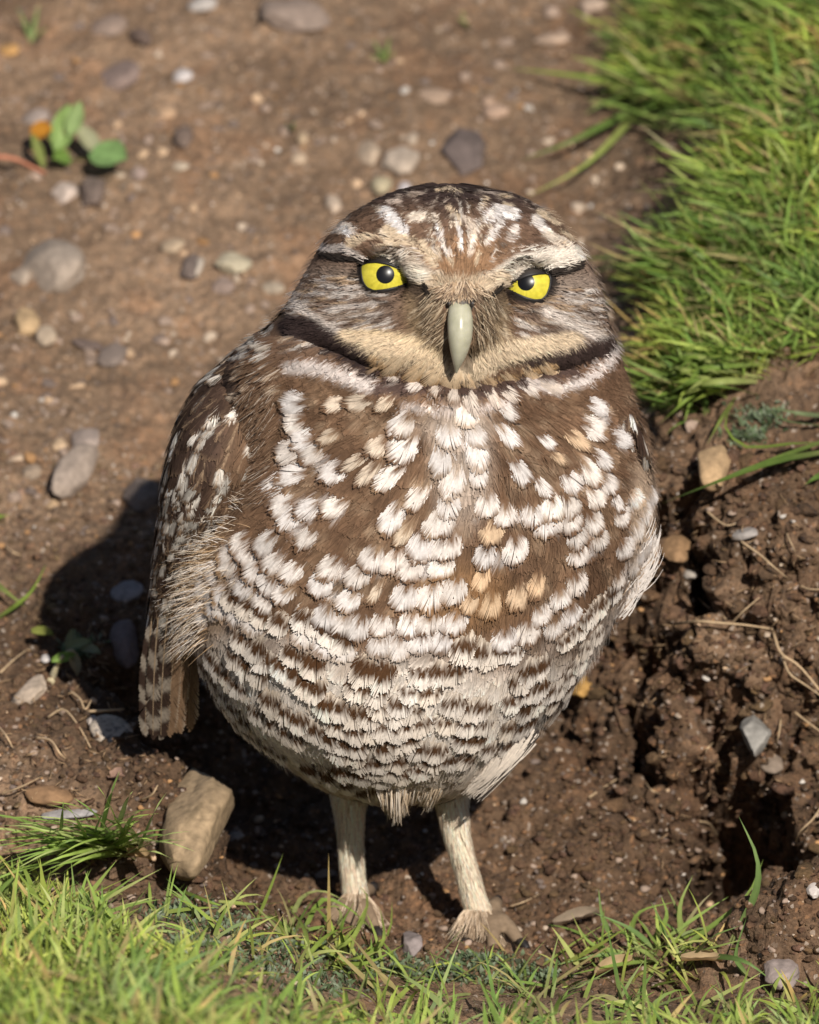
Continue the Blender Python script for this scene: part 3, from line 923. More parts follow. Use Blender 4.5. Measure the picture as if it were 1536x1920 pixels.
def eye_zone(x, y, k=1.0):
    return (np.hypot((x - 726) / 56, (y - 521) / 38) < k) | (np.hypot((x - 988) / 52, (y - 539) / 37) < k)
def beak_zone(x, y):
    return (np.abs(x - 862) < 24) & (y > 556) & (y < 700)
fr_ = lambda th: np.abs(th) < np.pi / 2

# trunk feathers
BF.append(fill(body_s, 34, 96, 30, 26, 4, map_col(2.5, vary=.15, edge=.22), (1, 8), yr=(700, 1500), seed=11))
# bib and collar: short soft feathers
BF.append(fill(body_s, 17, 42, 13, 14, 4, map_col(4), (2, 8), yr=(640, 775), seed=12, reject=lambda x, y, th: fr_(th) & (y < 690) & (np.abs(x - 862) < 250) & (y < 700 - np.abs(x - 862) * .28)))
# crown and nape
BF.append(fill(body_s, 13, 36, 10, 12, 4, map_col(2, vary=.16), (2, 7), yr=(353, 560), seed=13,
               reject=lambda x, y, th: fr_(th) & ((y > 505) & (np.abs(x - 850) < 250) | eye_zone(x, y, 1.25) | ((y > 478) & (np.abs(x - 862) < 215)))))
BF.append(fill(body_s, 26, 60, 20, 14, 4, map_col(4), (1, 7), yr=(540, 720), seed=14, reject=lambda x, y, th: fr_(th)))

# ---- fine face strands
def strands(surf, x, y, ang, L, wd, K, rnd, lift, col=None, curl=0.0, th=None, jit=3.0):
    N = len(x)
    th0 = surf.theta(x, y) if th is None else th
    t = np.linspace(0, 1, K)
    al = (L[:, None] * (t[None] - .45))[:, None, :]
    lat = (curl * L)[:, None, None] * (t ** 2)[None, None] if np.ndim(curl) else (curl * L[:, None] * t ** 2)[:, None, :]
    w_ = (wd[:, None] * (1 - .75 * t ** 1.5))[:, None, :]
    pp, nn, tt, yv = lay(surf, th0, y, ang, al, lat, w_, lift, rnd)
    h = lift[0] + (lift[1] - lift[0]) * t[None, None] + rnd.uniform(0, 2.0, N)[:, None, None]
    P, SD = finish(pp, nn, w_, h)
    if col is None:
        j = rnd.normal(0, jit, N)[:, None, None]
        C = sample(pp[..., 0] + np.sin(ang)[:, None, None] * j, pp[..., 1] + np.cos(ang)[:, None, None] * j)
        C = C * (1 + rnd.normal(0, .16, (N, 1, 1, 1)))
    else:
        C = np.broadcast_to(col[:, None, None, :], pp.shape)
    v, f = ribbon(P.reshape(-1, K, 3), SD.reshape(-1, K, 3))
    return v, f, rib_cols(np.clip(C, .008, .85).reshape(-1, K, 3))

def face_ang(x, y):
    """facial feathers radiate from the beak; brows sweep outwards"""
    dx, dy = x - 862, y - 545
    a = np.arctan2(dx, dy * .75 + 25)
    brow = smooth(35, -5, y - np.interp(x, [600, 680, 760, 862, 950, 1030, 1100], [500, 490, 522, 545, 530, 510, 508]))
    up = np.arctan2(np.sign(dx) * (np.abs(dx) * .9 + 8), -(28 + 0 * dx) - 60 * smooth(120, 0, np.abs(dx)))
    return a * (1 - brow) + up * brow

rf = np.random.default_rng(21)
N = 19000
x = rf.uniform(545, 1150, N); y = rf.uniform(440, 712, N)
xc, hx, _, _ = body_s.at(y)
chin = np.interp(x, [540, 640, 720, 800, 860, 930, 1020, 1100, 1150], [625, 655, 692, 710, 718, 708, 692, 672, 650])
top = np.interp(x, [545, 640, 760, 862, 950, 1060, 1150], [520, 470, 485, 478, 492, 480, 520])
k = (np.abs(x - xc) < hx * .985) & ~eye_zone(x, y, .98) & ~beak_zone(x, y) & (y < chin) & (y > top)
x, y = x[k], y[k]
BF.append(strands(body_s, x, y, face_ang(x, y) + rf.normal(0, .18, len(x)), rf.uniform(16, 36, len(x)), rf.uniform(.8, 1.8, len(x)), 4, rf, (1.5, 7.5), curl=rf.normal(0, .12, len(x))))
# brow overhang: longer feathers leaning out over the eyes
xb = np.concatenate([rf.uniform(665, 800, 900), rf.uniform(930, 1060, 800)])
yb = np.interp(xb, [655, 700, 770, 800, 935, 960, 1000, 1055], [484, 482, 508, 532, 542, 524, 506, 500]) + rf.normal(-14, 7, len(xb))
BF.append(strands(body_s, xb, yb, np.where(xb < 862, -1.75, 1.75) + rf.normal(0, .2, len(xb)), rf.uniform(20, 38, len(xb)), rf.uniform(1.0, 2.0, len(xb)), 4, rf, (7, 17), jit=2))
# black lid lines running out past the corners of the eyes
for pl_, n_ in (([(612, 482), (650, 486), (676, 488), (704, 484), (735, 485), (770, 500), (797, 530), (806, 558)], 620), ([(1082, 500), (1050, 508), (1026, 506), (1000, 507), (968, 509), (938, 524), (922, 552)], 520)):
    pl_ = np.array(pl_, float)
    cum_ = np.concatenate([[0], np.cumsum(np.linalg.norm(np.diff(pl_, axis=0), axis=1))])
    q_ = rf.uniform(0, cum_[-1], n_)
    x_ = np.interp(q_, cum_, pl_[:, 0]) + rf.normal(0, 1.5, n_); y_ = np.interp(q_, cum_, pl_[:, 1]) + rf.normal(0, 2.4, n_)
    tx = np.interp(q_ + 6, cum_, pl_[:, 0]) - np.interp(q_ - 6, cum_, pl_[:, 0]); ty = np.interp(q_ + 6, cum_, pl_[:, 1]) - np.interp(q_ - 6, cum_, pl_[:, 1])
    BF.append(strands(body_s, x_, y_, np.arctan2(-tx, -ty) + rf.normal(0, .16, n_), rf.uniform(14, 26, n_), rf.uniform(.9, 1.7, n_), 4, rf, (8, 13), col=np.tile((.030, .023, .019), (n_, 1)) * rf.uniform(.6, 1.6, (n_, 1))))
# over-fur everywhere: thin loose barbs breaking the feather edges
N = 7000
th = rf.uniform(-1.75, 1.75, N); y = np.where(rf.random(N) < .8, rf.uniform(705, 1200, N), rf.uniform(1200, 1500, N))
p = body_s.P(th, y)
BF.append(strands(body_s, p[:, 0], y, flow(p[:, 0], y) + rf.normal(0, .22, N), rf.uniform(24, 50, N), rf.uniform(.35, .7, N), 4, rf, (5, 12), th=th, jit=5))

def along(pts, step, inset=0):
    pts = np.array(pts, float)
    if len(pts) == 1:
        return pts
    d = np.linalg.norm(np.diff(pts, axis=0), axis=1)
    cum = np.concatenate([[0], np.cumsum(d)])
    inset = min(inset, cum[-1] * .3)
    m = max(int(round((cum[-1] - 2 * inset) / step)) + 1, 2) if cum[-1] - 2 * inset > step * .6 else 1
    q = np.linspace(inset, cum[-1] - inset, m) if m > 1 else np.array([cum[-1] / 2])
    return np.stack([np.interp(q, cum, pts[:, i]) for i in (0, 1)], -1)

def marked(items, kind, seed):
    rnd = np.random.default_rng(seed)
    cx, cy, th, col, wid, ang_l = [], [], [], [], [], []
    for pts, t, c in items:
        q = along(pts, 41 if kind == 'white' else 28, 6 if kind == 'white' else 9)
        # across-band direction gives the tip direction, blended with the general flow
        for a in q:
            cx.append(a[0] + rnd.normal(0, 2)); cy.append(a[1] + rnd.normal(0, 2)); th.append(t * (rnd.uniform(.74, 1.16) if len(pts) == 1 else rnd.uniform(.72, .98)) * (1.0 if kind == 'white' else 1.55)); col.append(c if c else WHITE)
            wid.append(((25 if len(pts) > 2 else 22) if len(pts) > 1 else max(9, t * .55)) * rnd.uniform(.88, 1.15) if kind == 'white' else 25)
            fl = float(flow(a[0], a[1]))
            if len(pts) > 1:
                e = np.array(pts[-1]) - np.array(pts[0])
                nrm_ = np.array([-e[1], e[0]])
                f0 = np.array([math.sin(fl), math.cos(fl)])
                if nrm_ @ f0 < 0:
                    nrm_ = -nrm_
                fl = .5 * fl + .5 * math.atan2(nrm_[0], nrm_[1])
            ang_l.append(fl)
    cx, cy, th, wid, ang, col = map(np.array, (cx, cy, th, wid, ang_l, col))
    F, n, K = len(cx), 26, 5
    ang = ang + rnd.normal(0, .08, F)
    _, _, _, py_ = body_s.frame(body_s.theta(cx, cy), cy)
    th = th * np.clip(np.linalg.norm(py_, axis=-1), 1, 2.4) ** .85
    fringe = np.where(rnd.random(F) < .5, 3.0, 7.0) if kind == 'white' else 17 + 0 * cx
    L = th / 2 + fringe + th / 2 + 42
    tip = th / 2 + fringe              # distance from mark centre to the tip
    al, lat, wd, b = feather_pts(F, L, wid, n, K, rnd, .045)
    u = al / L[:, None, None]
    bn = lat / wid[:, None, None]
    td = L[:, None, None] * (1 - (.14 if kind == 'white' else .05) * bn ** 2) - al + rnd.normal(0, 3.0 if kind == 'white' else 1.6, al.shape[:2])[..., None]
    t0 = body_s.theta(cx, cy)
    pp, nn, tt, yv = lay(body_s, t0, cy, ang, al - (L - tip)[:, None, None], lat, wd, None, rnd)
    h = (3.5 + 12.0 * u if kind == 'white' else 1.0 + 16.5 * u) + rnd.uniform(0, 2.0, F)[:, None, None] - (4.0 if kind == 'white' else 2.5) * bn ** 2 + rnd.normal(0, .25, al.shape[:2])[..., None]
    P, SD = finish(pp, nn, wd, h)
    if kind == 'white':
        base = sample(pp[..., 0], pp[..., 1])
        thl = th[:, None, None] * (.62 + .42 * np.clip(np.abs(bn) * 2.2, 0, 1))
        m = smooth(0, 5, td - fringe[:, None, None]) * smooth(14, 0, td - fringe[:, None, None] - thl)
        C = base * (1 - m[..., None]) + col[:, None, None, :] * m[..., None]
    else:
        base = np.array([.76, .69, .625]) + 0 * pp
        cr = smooth(30, 60, td)[..., None]
        base = base * (1 - cr) + np.array([.57, .485, .40]) * cr
        dk = np.array([.075, .036, .016])
        thl = th[:, None, None] * (1.05 - .2 * bn ** 2)
        m = smooth(0, 4, td - fringe[:, None, None]) * smooth(5, 0, td - fringe[:, None, None] - thl)
        C = base * (1 - m[..., None]) + dk * m[..., None]
    C = C * (1 + rnd.normal(0, .09, (F, 1, 1, 1)) + rnd.normal(0, .06, (F, 2 * n, 1, 1))) * (1 - np.array([0, .04, .10]) * rnd.uniform(0, 1, (F, 1, 1, 1)))
    for i in range(F):
        v, f = ribbon(P[i], SD[i])
        mesh_obj('feather', v, f, M_FEATHER, owl, rib_cols(np.clip(C[i], .01, .85)))
    return F
nw = marked(white_bands, 'white', 31)
nd = marked(dark_bars, 'dark', 32)
print('marked feathers', nw, nd)

# ---- wings: long spotted feathers over a folded wing core
def wing(surf, name, seed, front):
    v, f = loft_mesh(surf, 40, 6)
    xx, yy = v[:, 0] * S + 768, 1760 - (v @ EU) * S
    w = mesh_obj(name, v, f, M_SKIN, owl, np.tile((.05, .032, .024), (len(v), 1)))
    def c(x, y, th, u, b, rnd, F):
        sh = x.shape
        p0 = np.stack([rnd.random(F), rnd.random(F), rnd.random(F)], -1)
        inner = smooth(-.15, .35, th + .25 * smooth(800, 700, y)) * smooth(1000, 880, y) * (1.0 if front else 0)         # the plain brown wrist side near the breast
        outer = (.060, .036, .026)
        base = np.array(outer) * (1 - inner[..., None]) + np.array([.150, .089, .054]) * inner[..., None]
        lowin = smooth(.0, .6, th) * smooth(1190, 1230, y)
        base = base * (1 - lowin[..., None]) + np.array([.30, .19, .11]) * lowin[..., None]
        m = (p0[:, :1, None] < .72 - .55 * inner[:, :1, :1]) * smooth(.50, .60, u) * smooth(.97, .90, u) * smooth(.72, .45, np.abs(b + (p0[:, 1] - .5)[:, None, None] * .9)) * (1 - lowin)
        spot = np.array([.58, .53, .47]) * (.7 + .45 * p0[:, 2])[:, None, None, None]
        base = base * (1 - m[..., None]) + spot * m[..., None]
        edge = smooth(.9, 1, u) * .5
        base = base * (1 + (p0[:, 2] - .5)[:, None, None, None] * .5)
        st_ = smooth(.16, .04, np.abs(b)) * smooth(.2, .5, u) * (p0[:, 1] < .5)[:, None, None] * .55
        base = base * (1 - st_[..., None]) + np.array([.36, .25, .16]) * st_[..., None]
        base = base * (1 - edge[..., None]) + np.array([.20, .13, .08]) * edge[..., None]
        return np.clip(base * (1 + rnd.normal(0, .14, (F, 1, 1, 1)) + rnd.normal(0, .1, (F, sh[1], 1, 1))), .01, .8)
    af = (lambda x, y: -.55 * smooth(900, 720, y) + 0 * x - .03) if front else (lambda x, y: -.12 + 0 * x)
    b1 = fill(surf, 30, 84, 15, 18, 4, c, (2, 9), yr=(surf.y0 + 3, min(1010, surf.y1 - 10)), seed=seed, angf=af)
    b2 = fill(surf, 32, 124, 17, 20, 5, c, (2, 9), yr=(930, surf.y1 - 40), seed=seed + 1, angf=af)
    o = group_build('covert_feathers', w, M_FEATHER, [b1, b2])
    return w
wl_ = wing(wing_s, 'wing', 41, True)
wr_ = wing(wingr_s, 'wing', 45, False)

# ---- long free feathers (flight feathers, tail, flank tufts)
def free_feather(name, parent, root, tip, W, n, col, bend=6, nrm_hint=(0, 0, -1), K=6, seed=0, lw=(0, 0), fray=.04):
    rnd = np.random.default_rng(seed)
    root, tip = np.array(root, float), np.array(tip, float)
    L = np.linalg.norm(tip - root)
    t = (tip - root) / L
    nh = np.array(nrm_hint, float)
    n_ = norm(nh - t * (nh @ t))
    s = np.cross(t, n_)
    al, lat, wd, b = feather_pts(1, np.array([L]), np.array([W], float), n, K, rnd, fray, .6, 2.3)
    u, bn = al / L, lat / W
    p = root + al[..., None] * t + lat[..., None] * s + (bend * np.sin(u * np.pi) - 2.5 * bn ** 2 + rnd.normal(0, .4, al.shape[:2])[..., None])[..., None] * n_
    nn = np.broadcast_to(n_, p.shape)
    P, SD = finish(p, nn, wd, 0 * al)
    C = col(u, bn, rnd)
    v, f = ribbon(P[0], SD[0])
    c = rib_cols(np.clip(C[0], .008, .85))
    # shaft
    uu = np.linspace(0, .97, 8)
    q = root + (uu * L)[:, None] * t + (bend * np.sin(uu * np.pi) + 1.0)[:, None] * n_
    Pq, SQ = finish(q[None], np.broadcast_to(n_, q[None].shape), (1.6 * (1 - .7 * uu))[None], 0 * uu[None])
    v2, f2 = ribbon(Pq, SQ)
    return mesh_obj(name, np.concatenate([v, v2]), np.concatenate([f, f2 + len(v)]), M_FEATHER, parent, np.concatenate([c, np.tile((.35, .25, .16), (len(v2), 1))]))

def barred(c0, c1, nb, ph=0):
    def f(u, b, rnd):
        m = smooth(.35, .5, np.abs(((u * nb + ph + .15 * np.abs(b)) % 1) - .5) * 2 * .75)
        return (np.array(c0) * (1 - m[..., None]) + np.array(c1) * m[..., None]) * (1 + rnd.normal(0, .08, u.shape[:2] + (1, 1)))
    return f
def plain(c, edge=None, ev=.8):
    def f(u, b, rnd):
        C = np.array(c) * (1 + rnd.normal(0, .08, u.shape[:2] + (1, 1))) + 0 * u[..., None]
        if edge is not None:
            m = smooth(ev, 1, np.abs(b) * .6 + u * .5)[..., None]
            C = C * (1 - m) + np.array(edge) * m
        return C
    return f
def wz(surf, th, y):
    return surf.P(np.array([th]), np.array([y], float))[0]
# flight feathers of the near wing
for k in range(6):
    th = -1.2 + .42 * k
    r = wz(wing_s, th, 1130 + 8 * k)
    tip = np.array([268 + 15 * k + (8 if k == 5 else 0), 1392 - 6 * abs(k - 1.5), wz(wing_s, th * .5, 1350)[2] - 14 - 4 * k])
    free_feather('flight_feather', wl_, r + np.array([0, 0, -8]), tip, 17, 44, barred((.050, .030, .022), (.30, .25, .20), 4.2, .3 * k) if k < 3 else plain((.24, .15, .09), (.46, .36, .27)), 8, (-.35, 0, -1), seed=50 + k, fray=.012)
for k in range(3):
    th = .4 - .5 * k
    r = wz(wingr_s, th, 1080)
    free_feather('flight_feather', wr_, r, wz(wingr_s, th, 1280) + np.array([-4 * k, 20, 10]), 15, 14, barred((.055, .034, .026), (.46, .40, .33), 4.2, .3 * k), 8, (.6, 0, -.6), seed=60 + k)
# tail: barred feathers behind the legs
tb = body_s.at(1400)[2]
for k in range(9):
    a = (k - 4) / 4
    root = np.array([800 + 60 * a, 1380, tb + 150])
    tip = np.array([808 + 90 * a, 1500 - 14 * abs(a), tb + 420 - 30 * abs(a)])
    free_feather('tail_feather', owl, root, tip, 22, 16, barred((.10, .06, .04), (.55, .45, .36), 5, .1 * k), 10, (0, -.9, -.4), seed=70 + k)
def free_strands(roots, tips, bend, wd, cols, rnd, K=6):
    """loose curved barbs from root to tip in owl-model coordinates"""
    t = np.linspace(0, 1, K)
    Q = roots[:, None] * (1 - t)[None, :, None] + tips[:, None] * t[None, :, None] + bend[:, None] * (np.sin(t * np.pi) * .5)[None, :, None]
    nn = np.broadcast_to(norm(np.array([.1, 0, -1.0])), Q.shape)
    P, SD = finish(Q, nn, wd[:, None] * (1 - .75 * t ** 1.6)[None], 0 * Q[..., 0])
    v, f = ribbon(P, SD)
    return v, f, rib_cols(np.clip(np.repeat(cols[:, None], K, 1), .01, .8))
rt = np.random.default_rng(88)
# white tuft by the right thigh, dark along its lower edge
N = 520
a_, b_ = rt.uniform(0, 1, N), rt.uniform(0, 1, N)
sp = body_s.P(body_s.theta(np.array([965.]), np.array([1385.])), np.array([1385.]))[0]
root = np.stack([925 + 80 * a_ + 6 * rt.normal(0, 1, N), 1412 - 36 * a_ + 10 * rt.normal(0, 1, N), sp[2] + 6 - 22 * b_], -1)
f_ = rt.uniform(.55, 1.0, N)
tip = root + (np.stack([870 + 26 * a_ + 4 * rt.normal(0, 1, N), 1514 - 20 * (1 - a_) - 26 * a_ * rt.random(N), sp[2] + 78 - 20 * b_], -1) - root) * f_[:, None]
low = ((a_ > .80) & (f_ > .72)) | ((rt.random(N) < .05) & (f_ > .9))
cw = np.where(low[:, None], np.array([.05, .04, .035]), np.array([.66, .58, .50])) * rt.uniform(.85, 1.1, (N, 1))
o1 = free_strands(root, tip, np.tile((8., 4., -10.), (N, 1)), rt.uniform(.9, 1.8, N), cw, rt)
o_ = group_build('thigh_feathers', owl, M_FEATHER, [o1])
# pale vent tuft between the legs
N = 430
x0 = np.concatenate([rt.normal(742, 25, N - 110), rt.normal(818, 13, 70), rt.normal(660, 10, 40)])
y0 = rt.uniform(1470, 1504, N)
q = body_s.P(body_s.theta(x0, y0), y0)
ty = 1500 + 46 * np.exp(-((x0 - 742) / 34) ** 2) * rt.uniform(.3, 1.05, N) + 30 * np.exp(-((x0 - 815) / 16) ** 2) * rt.uniform(.2, 1, N) + rt.normal(0, 4, N)
tip = np.stack([x0 + (742 - x0) * .18 + rt.normal(0, 5, N), ty, q[:, 2] + 45 + rt.normal(0, 6, N)], -1)
o1 = free_strands(q + np.array([0, 0, -5.]), tip, np.tile((0., 6., -12.), (N, 1)), rt.uniform(.9, 1.7, N), np.array([(.56, .45, .34), (.64, .56, .47), (.48, .37, .26)])[rt.integers(0, 3, N)] * rt.uniform(.85, 1.1, (N, 1)), rt)
group_build('vent_feathers', owl, M_FEATHER, [o1])
# wisps at the right flank
N = 240
a_ = rt.uniform(0, 1, N)
root = np.stack([1162 + 46 * a_ + rt.normal(0, 8, N), 1150 - 105 * a_ + rt.normal(0, 12, N), 0 * a_], -1)
root[:, 2] = body_s.P(body_s.theta(root[:, 0], root[:, 1]), root[:, 1])[:, 2] - 6
L_ = rt.uniform(35, 85, N)
d_ = np.stack([.42 + .12 * rt.normal(0, 1, N), -.86 + .08 * rt.normal(0, 1, N), -.18 + .1 * rt.normal(0, 1, N)], -1)
tip = root + d_ * L_[:, None]
o1 = free_strands(root, tip, np.tile((10., 6., -6.), (N, 1)), rt.uniform(.7, 1.5, N), np.array([(.62, .56, .52), (.64, .59, .55), (.36, .26, .18)])[rt.choice(3, N, p=[.45, .4, .15])] * rt.uniform(.85, 1.1, (N, 1)), rt)
group_build('flank_feathers', owl, M_FEATHER, [o1])

# ---- left flank fluff: fine hairs sticking out over the wing
rh = np.random.default_rng(61)
N = 800
x = rh.normal(398, 22, N); y = rh.uniform(930, 1205, N)
x = x - smooth(960, 1160, y) * 30 + 34 * smooth(1010, 930, y)
th = body_s.theta(x, y)
p, n, _, _ = body_s.frame(th, y)
t = np.linspace(0, 1, 5)
L = rh.uniform(20, 66, N)
d = norm(np.stack([-1.0 + 0 * y, .10 + .55 * smooth(1080, 1200, y) - .5 * smooth(1050, 940, y) + rh.normal(0, .30, N), -.25 + rh.normal(0, .25, N)], -1))
Q = p[:, None] + n[:, None] * 8 + d[:, None] * (L[:, None] * t)[..., None] + np.array([0, 7., 8.]) * (t ** 2)[None, :, None]
nn = np.broadcast_to(np.array([0, 0, -1.0]), Q.shape)
Pq, SQ = finish(Q, nn, (rh.uniform(.25, .6, N)[:, None] * (1 - .8 * t)), 0 * Q[..., 0])
cc = np.array([(.42, .28, .16), (.62, .52, .41), (.68, .62, .57)])[rh.integers(0, 3, N)]
v, f = ribbon(Pq, SQ)
BF.append((v, f, rib_cols(np.repeat(cc[:, None], 5, 1))))
# soft barbs from the breast edge spilling over the wing at the shoulder
N = 750
x = rh.uniform(462, 522, N); y = rh.uniform(672, 935, N)
th = body_s.theta(x, y)
BF.append(strands(body_s, x, y, -.75 + rh.normal(0, .25, N), rh.uniform(28, 62, N), rh.uniform(.6, 1.3, N), 5, rh, (5, 20), th=th,
                  col=np.array([(.165, .098, .06), (.14, .082, .05), (.26, .175, .115), (.20, .122, .076), (.46, .38, .31)])[rh.choice(5, N, p=[.34, .24, .2, .14, .08])] * rh.uniform(.8, 1.2, (N, 1))))
# stray barbs on the outline of back and head
N = 1500
th = np.where(rh.random(N) < .5, -1.5, 1.5) + rh.normal(0, .14, N); y = rh.uniform(400, 1440, N)
p = body_s.P(th, y)
BF.append(strands(body_s, p[:, 0], y, np.where(th < 0, -.3, .3) + rh.normal(0, .3, N), rh.uniform(20, 48, N), rh.uniform(.5, 1.0, N), 4, rh, (5, 18), th=th))
# rictal bristles round the beak
N = 260
sx = np.where(rh.random(N) < .5, -1, 1)
x = 862 + sx * rh.uniform(24, 62, N); y = rh.uniform(548, 640, N)
BF.append(strands(body_s, x, y, sx * rh.uniform(.1, .8, N), rh.uniform(24, 44, N), rh.uniform(.45, .9, N), 5, rh, (4, 16), col=np.array([(.28, .20, .13), (.08, .055, .035), (.46, .37, .26)])[rh.integers(0, 3, N)], curl=sx * .12))
# leg feathering
for s_, n_, foot in ((legl_s, 3600, 0), (legr_s, 3800, 1)):
    th = rh.uniform(-np.pi, np.pi, n_); y = rh.uniform(s_.y0, s_.y1 - 4, n_)
    p = s_.P(th, y)
    k = rh.random(n_)
    c = np.array([.88, .69, .53]) * (1 + .18 * rh.normal(0, 1, n_))[:, None]
    c = c * (1 - smooth(1680, 1770, y) * .25)[:, None]
    fan = smooth(1640, 1760, y) * .5
    BF.append(strands(s_, p[:, 0], y, np.sin(th) * (.16 + fan) + rh.normal(0, .15, n_), rh.uniform(22, 48, n_) + 40 * smooth(1680, 1760, y), rh.uniform(.6, 1.3, n_), 4, rh, (0, 5), col=np.clip(c, .1, .8), th=th))
# short forehead feathers reaching down over the cere
N = 260
x = rh.normal(862, 15, N); y = rh.uniform(536, 556, N)
BF.append(strands(body_s, x, y, (x - 862) * .03 + rh.normal(0, .3, N), rh.uniform(16, 30, N), rh.uniform(.6, 1.2, N), 4, rh, (8, 24), col=np.array([(.62, .48, .34), (.40, .28, .18), (.20, .14, .10)])[rh.integers(0, 3, N)]))
# bristly feathering spreading over the feet
for (ax_, ay_, aw_), foot, s_ in (((668, 1722, 26), FEET[0], legl_s), ((916, 1752, 30), FEET[1], legr_s)):
    N = 900
    a_ = rh.uniform(-1, 1, N)
    y0 = ay_ + rh.uniform(-40, 18, N)
    xc_, hx_, wc_, rw_ = s_.at(y0)
    th = a_ * 1.35
    root = np.stack([xc_ + hx_ * np.sin(th), y0, wc_ - rw_ * np.cos(th)], -1)
    L_ = rh.uniform(16, 52, N)
    tip = root + np.stack([(a_ * .75 + rh.normal(0, .12, N)) * L_, L_ * .86, -L_ * 1.15 * np.cos(th)], -1)
    c_ = np.array([(.60, .47, .34), (.48, .36, .25), (.34, .25, .17), (.66, .53, .40)])[rh.integers(0, 4, N)] * rh.uniform(.85, 1.1, (N, 1))
    BF.append(free_strands(root, tip, np.stack([a_ * 6, 0 * a_, -10 + 0 * a_], -1), rh.uniform(.7, 1.4, N), c_, rh))
group_build('body_feathers', owl, M_FEATHER, BF)

# ---- claws
M_HORN, n_h, b_h, _o = new_mat('horn')
tn = noise_node(n_h, 240, 3)
rp = ramp_node(n_h, [(.3, (.33, .32, .225)), (.7, (.47, .45, .34))])
n_h.links.new(tn.outputs[0], rp.inputs[0]); n_h.links.new(rp.outputs[0], b_h.inputs['Base Color'])
b_h.inputs['Roughness'].default_value = .32
b_h.inputs['Subsurface Weight'].default_value = .15
b_h.inputs['Subsurface Radius'].default_value = (.002, .002, .001)
M_DARK, n_d, b_d, _o = new_mat('dark_skin')
tn = noise_node(n_d, 500, 3)
rp = ramp_node(n_d, [(.3, (.012, .010, .010)), (.7, (.035, .028, .025))])
n_d.links.new(tn.outputs[0], rp.inputs[0]); n_d.links.new(rp.outputs[0], b_d.inputs['Base Color'])
b_d.inputs['Roughness'].default_value = .5
for c, d in claws:
    pts = [c - d * .001, c + d * .0025 + np.array([0, 0, .0004]), c + d * .005 + np.array([0, 0, -.0012]), c + d * .0066 + np.array([0, 0, -.0036])]
    v, f = tube(pts, [.0017, .0014, .0009, .0002], 8)
    mesh_obj('claw', v, f, M_DARK, owl)

# ---- beak
ys = np.array([548, 556, 566, 580, 600, 620, 640, 660, 676, 688, 696, 702], float)
xl = np.array([853, 849, 844, 841, 838.5, 838.5, 840, 843.5, 847, 850, 852, 854]); xr = np.array([866, 872, 877, 882, 886, 886, 884, 878, 871, 864, 859, 856])
fw = body_s.P(body_s.theta(np.array([862.]), np.array([560.])), np.array([560.]))[0, 2]
slope = -TANP * -1
wm = np.array([0, -4, -9, -16, -25, -32, -36, -36, -32, -26, -20, -14], float) + fw + 6 + (ys - 560) * .30
dr = np.array([4, 9, 14, 19, 24, 26, 25, 21, 16, 10, 6, 2], float)
yf = np.linspace(548, 702, 50)
I = lambda a: gauss1(np.interp(yf, ys, a), 1.2)
XL, XR, WM, DR = I(xl), I(xr), I(wm), I(dr)
A = np.linspace(0, 2 * np.pi, 36, endpoint=False)
cx_, hx_ = (XL + XR) / 2, (XR - XL) / 2
ridge = -np.cos(A)
bx_ = cx_[:, None] + hx_[:, None] * np.sign(np.sin(A)) * np.abs(np.sin(A)) ** 1.15
bw_ = WM[:, None] - DR[:, None] * np.where(np.cos(A) > 0, np.cos(A) ** .9 if False else np.cos(A), np.cos(A) * .8)
v = V(bx_, yf[:, None] + 0 * bx_, bw_).reshape(-1, 3)
fc = [(i * 36 + j, i * 36 + (j + 1) % 36, (i + 1) * 36 + (j + 1) % 36, (i + 1) * 36 + j) for i in range(49) for j in range(36)] + [tuple(range(36))[::-1], tuple(49 * 36 + k for k in range(36))]
beak = mesh_obj('beak', v, fc, M_HORN, owl)
M_CERE, n_c2, b_c2, _o = new_mat('cere')
tn = noise_node(n_c2, 700, 4)
rp = ramp_node(n_c2, [(.3, (.07, .06, .055)), (.7, (.19, .17, .15))])
n_c2.links.new(tn.outputs[0], rp.inputs[0]); n_c2.links.new(rp.outputs[0], b_c2.inputs['Base Color'])
b_c2.inputs['Roughness'].default_value = .55

def ball(cx, cy, cw, rx, ry, rwv, nu=20, nv=12, noise=0, seed=0):
    u = np.linspace(0, 2 * np.pi, nu, endpoint=False); q = np.linspace(0, np.pi, nv)
    U, Q_ = np.meshgrid(u, q)
    d = np.stack([np.sin(Q_) * np.cos(U), np.sin(Q_) * np.sin(U), np.cos(Q_)], -1)
    k = 1 + (noise * fbm(d * 1.7 + seed, 2, seed) if noise else 0)
    v = V(cx + rx * d[..., 0] * k, cy + ry * d[..., 1] * k, cw + rwv * d[..., 2] * k).reshape(-1, 3)
    f = [(i * nu + j, i * nu + (j + 1) % nu, (i + 1) * nu + (j + 1) % nu, (i + 1) * nu + j) for i in range(nv - 1) for j in range(nu)]
    return v, f
cv, cf_ = ball(862, 570, fw + 3, 25, 22, 19, noise=.2)
cere = mesh_obj('cere', cv, cf_, M_CERE, beak)
for nx in (842, 885):
    v, f = ball(nx, 572, fw - 15, 4.5, 5.5, 4)
    mesh_obj('nostril', v, f, M_DARK, beak)

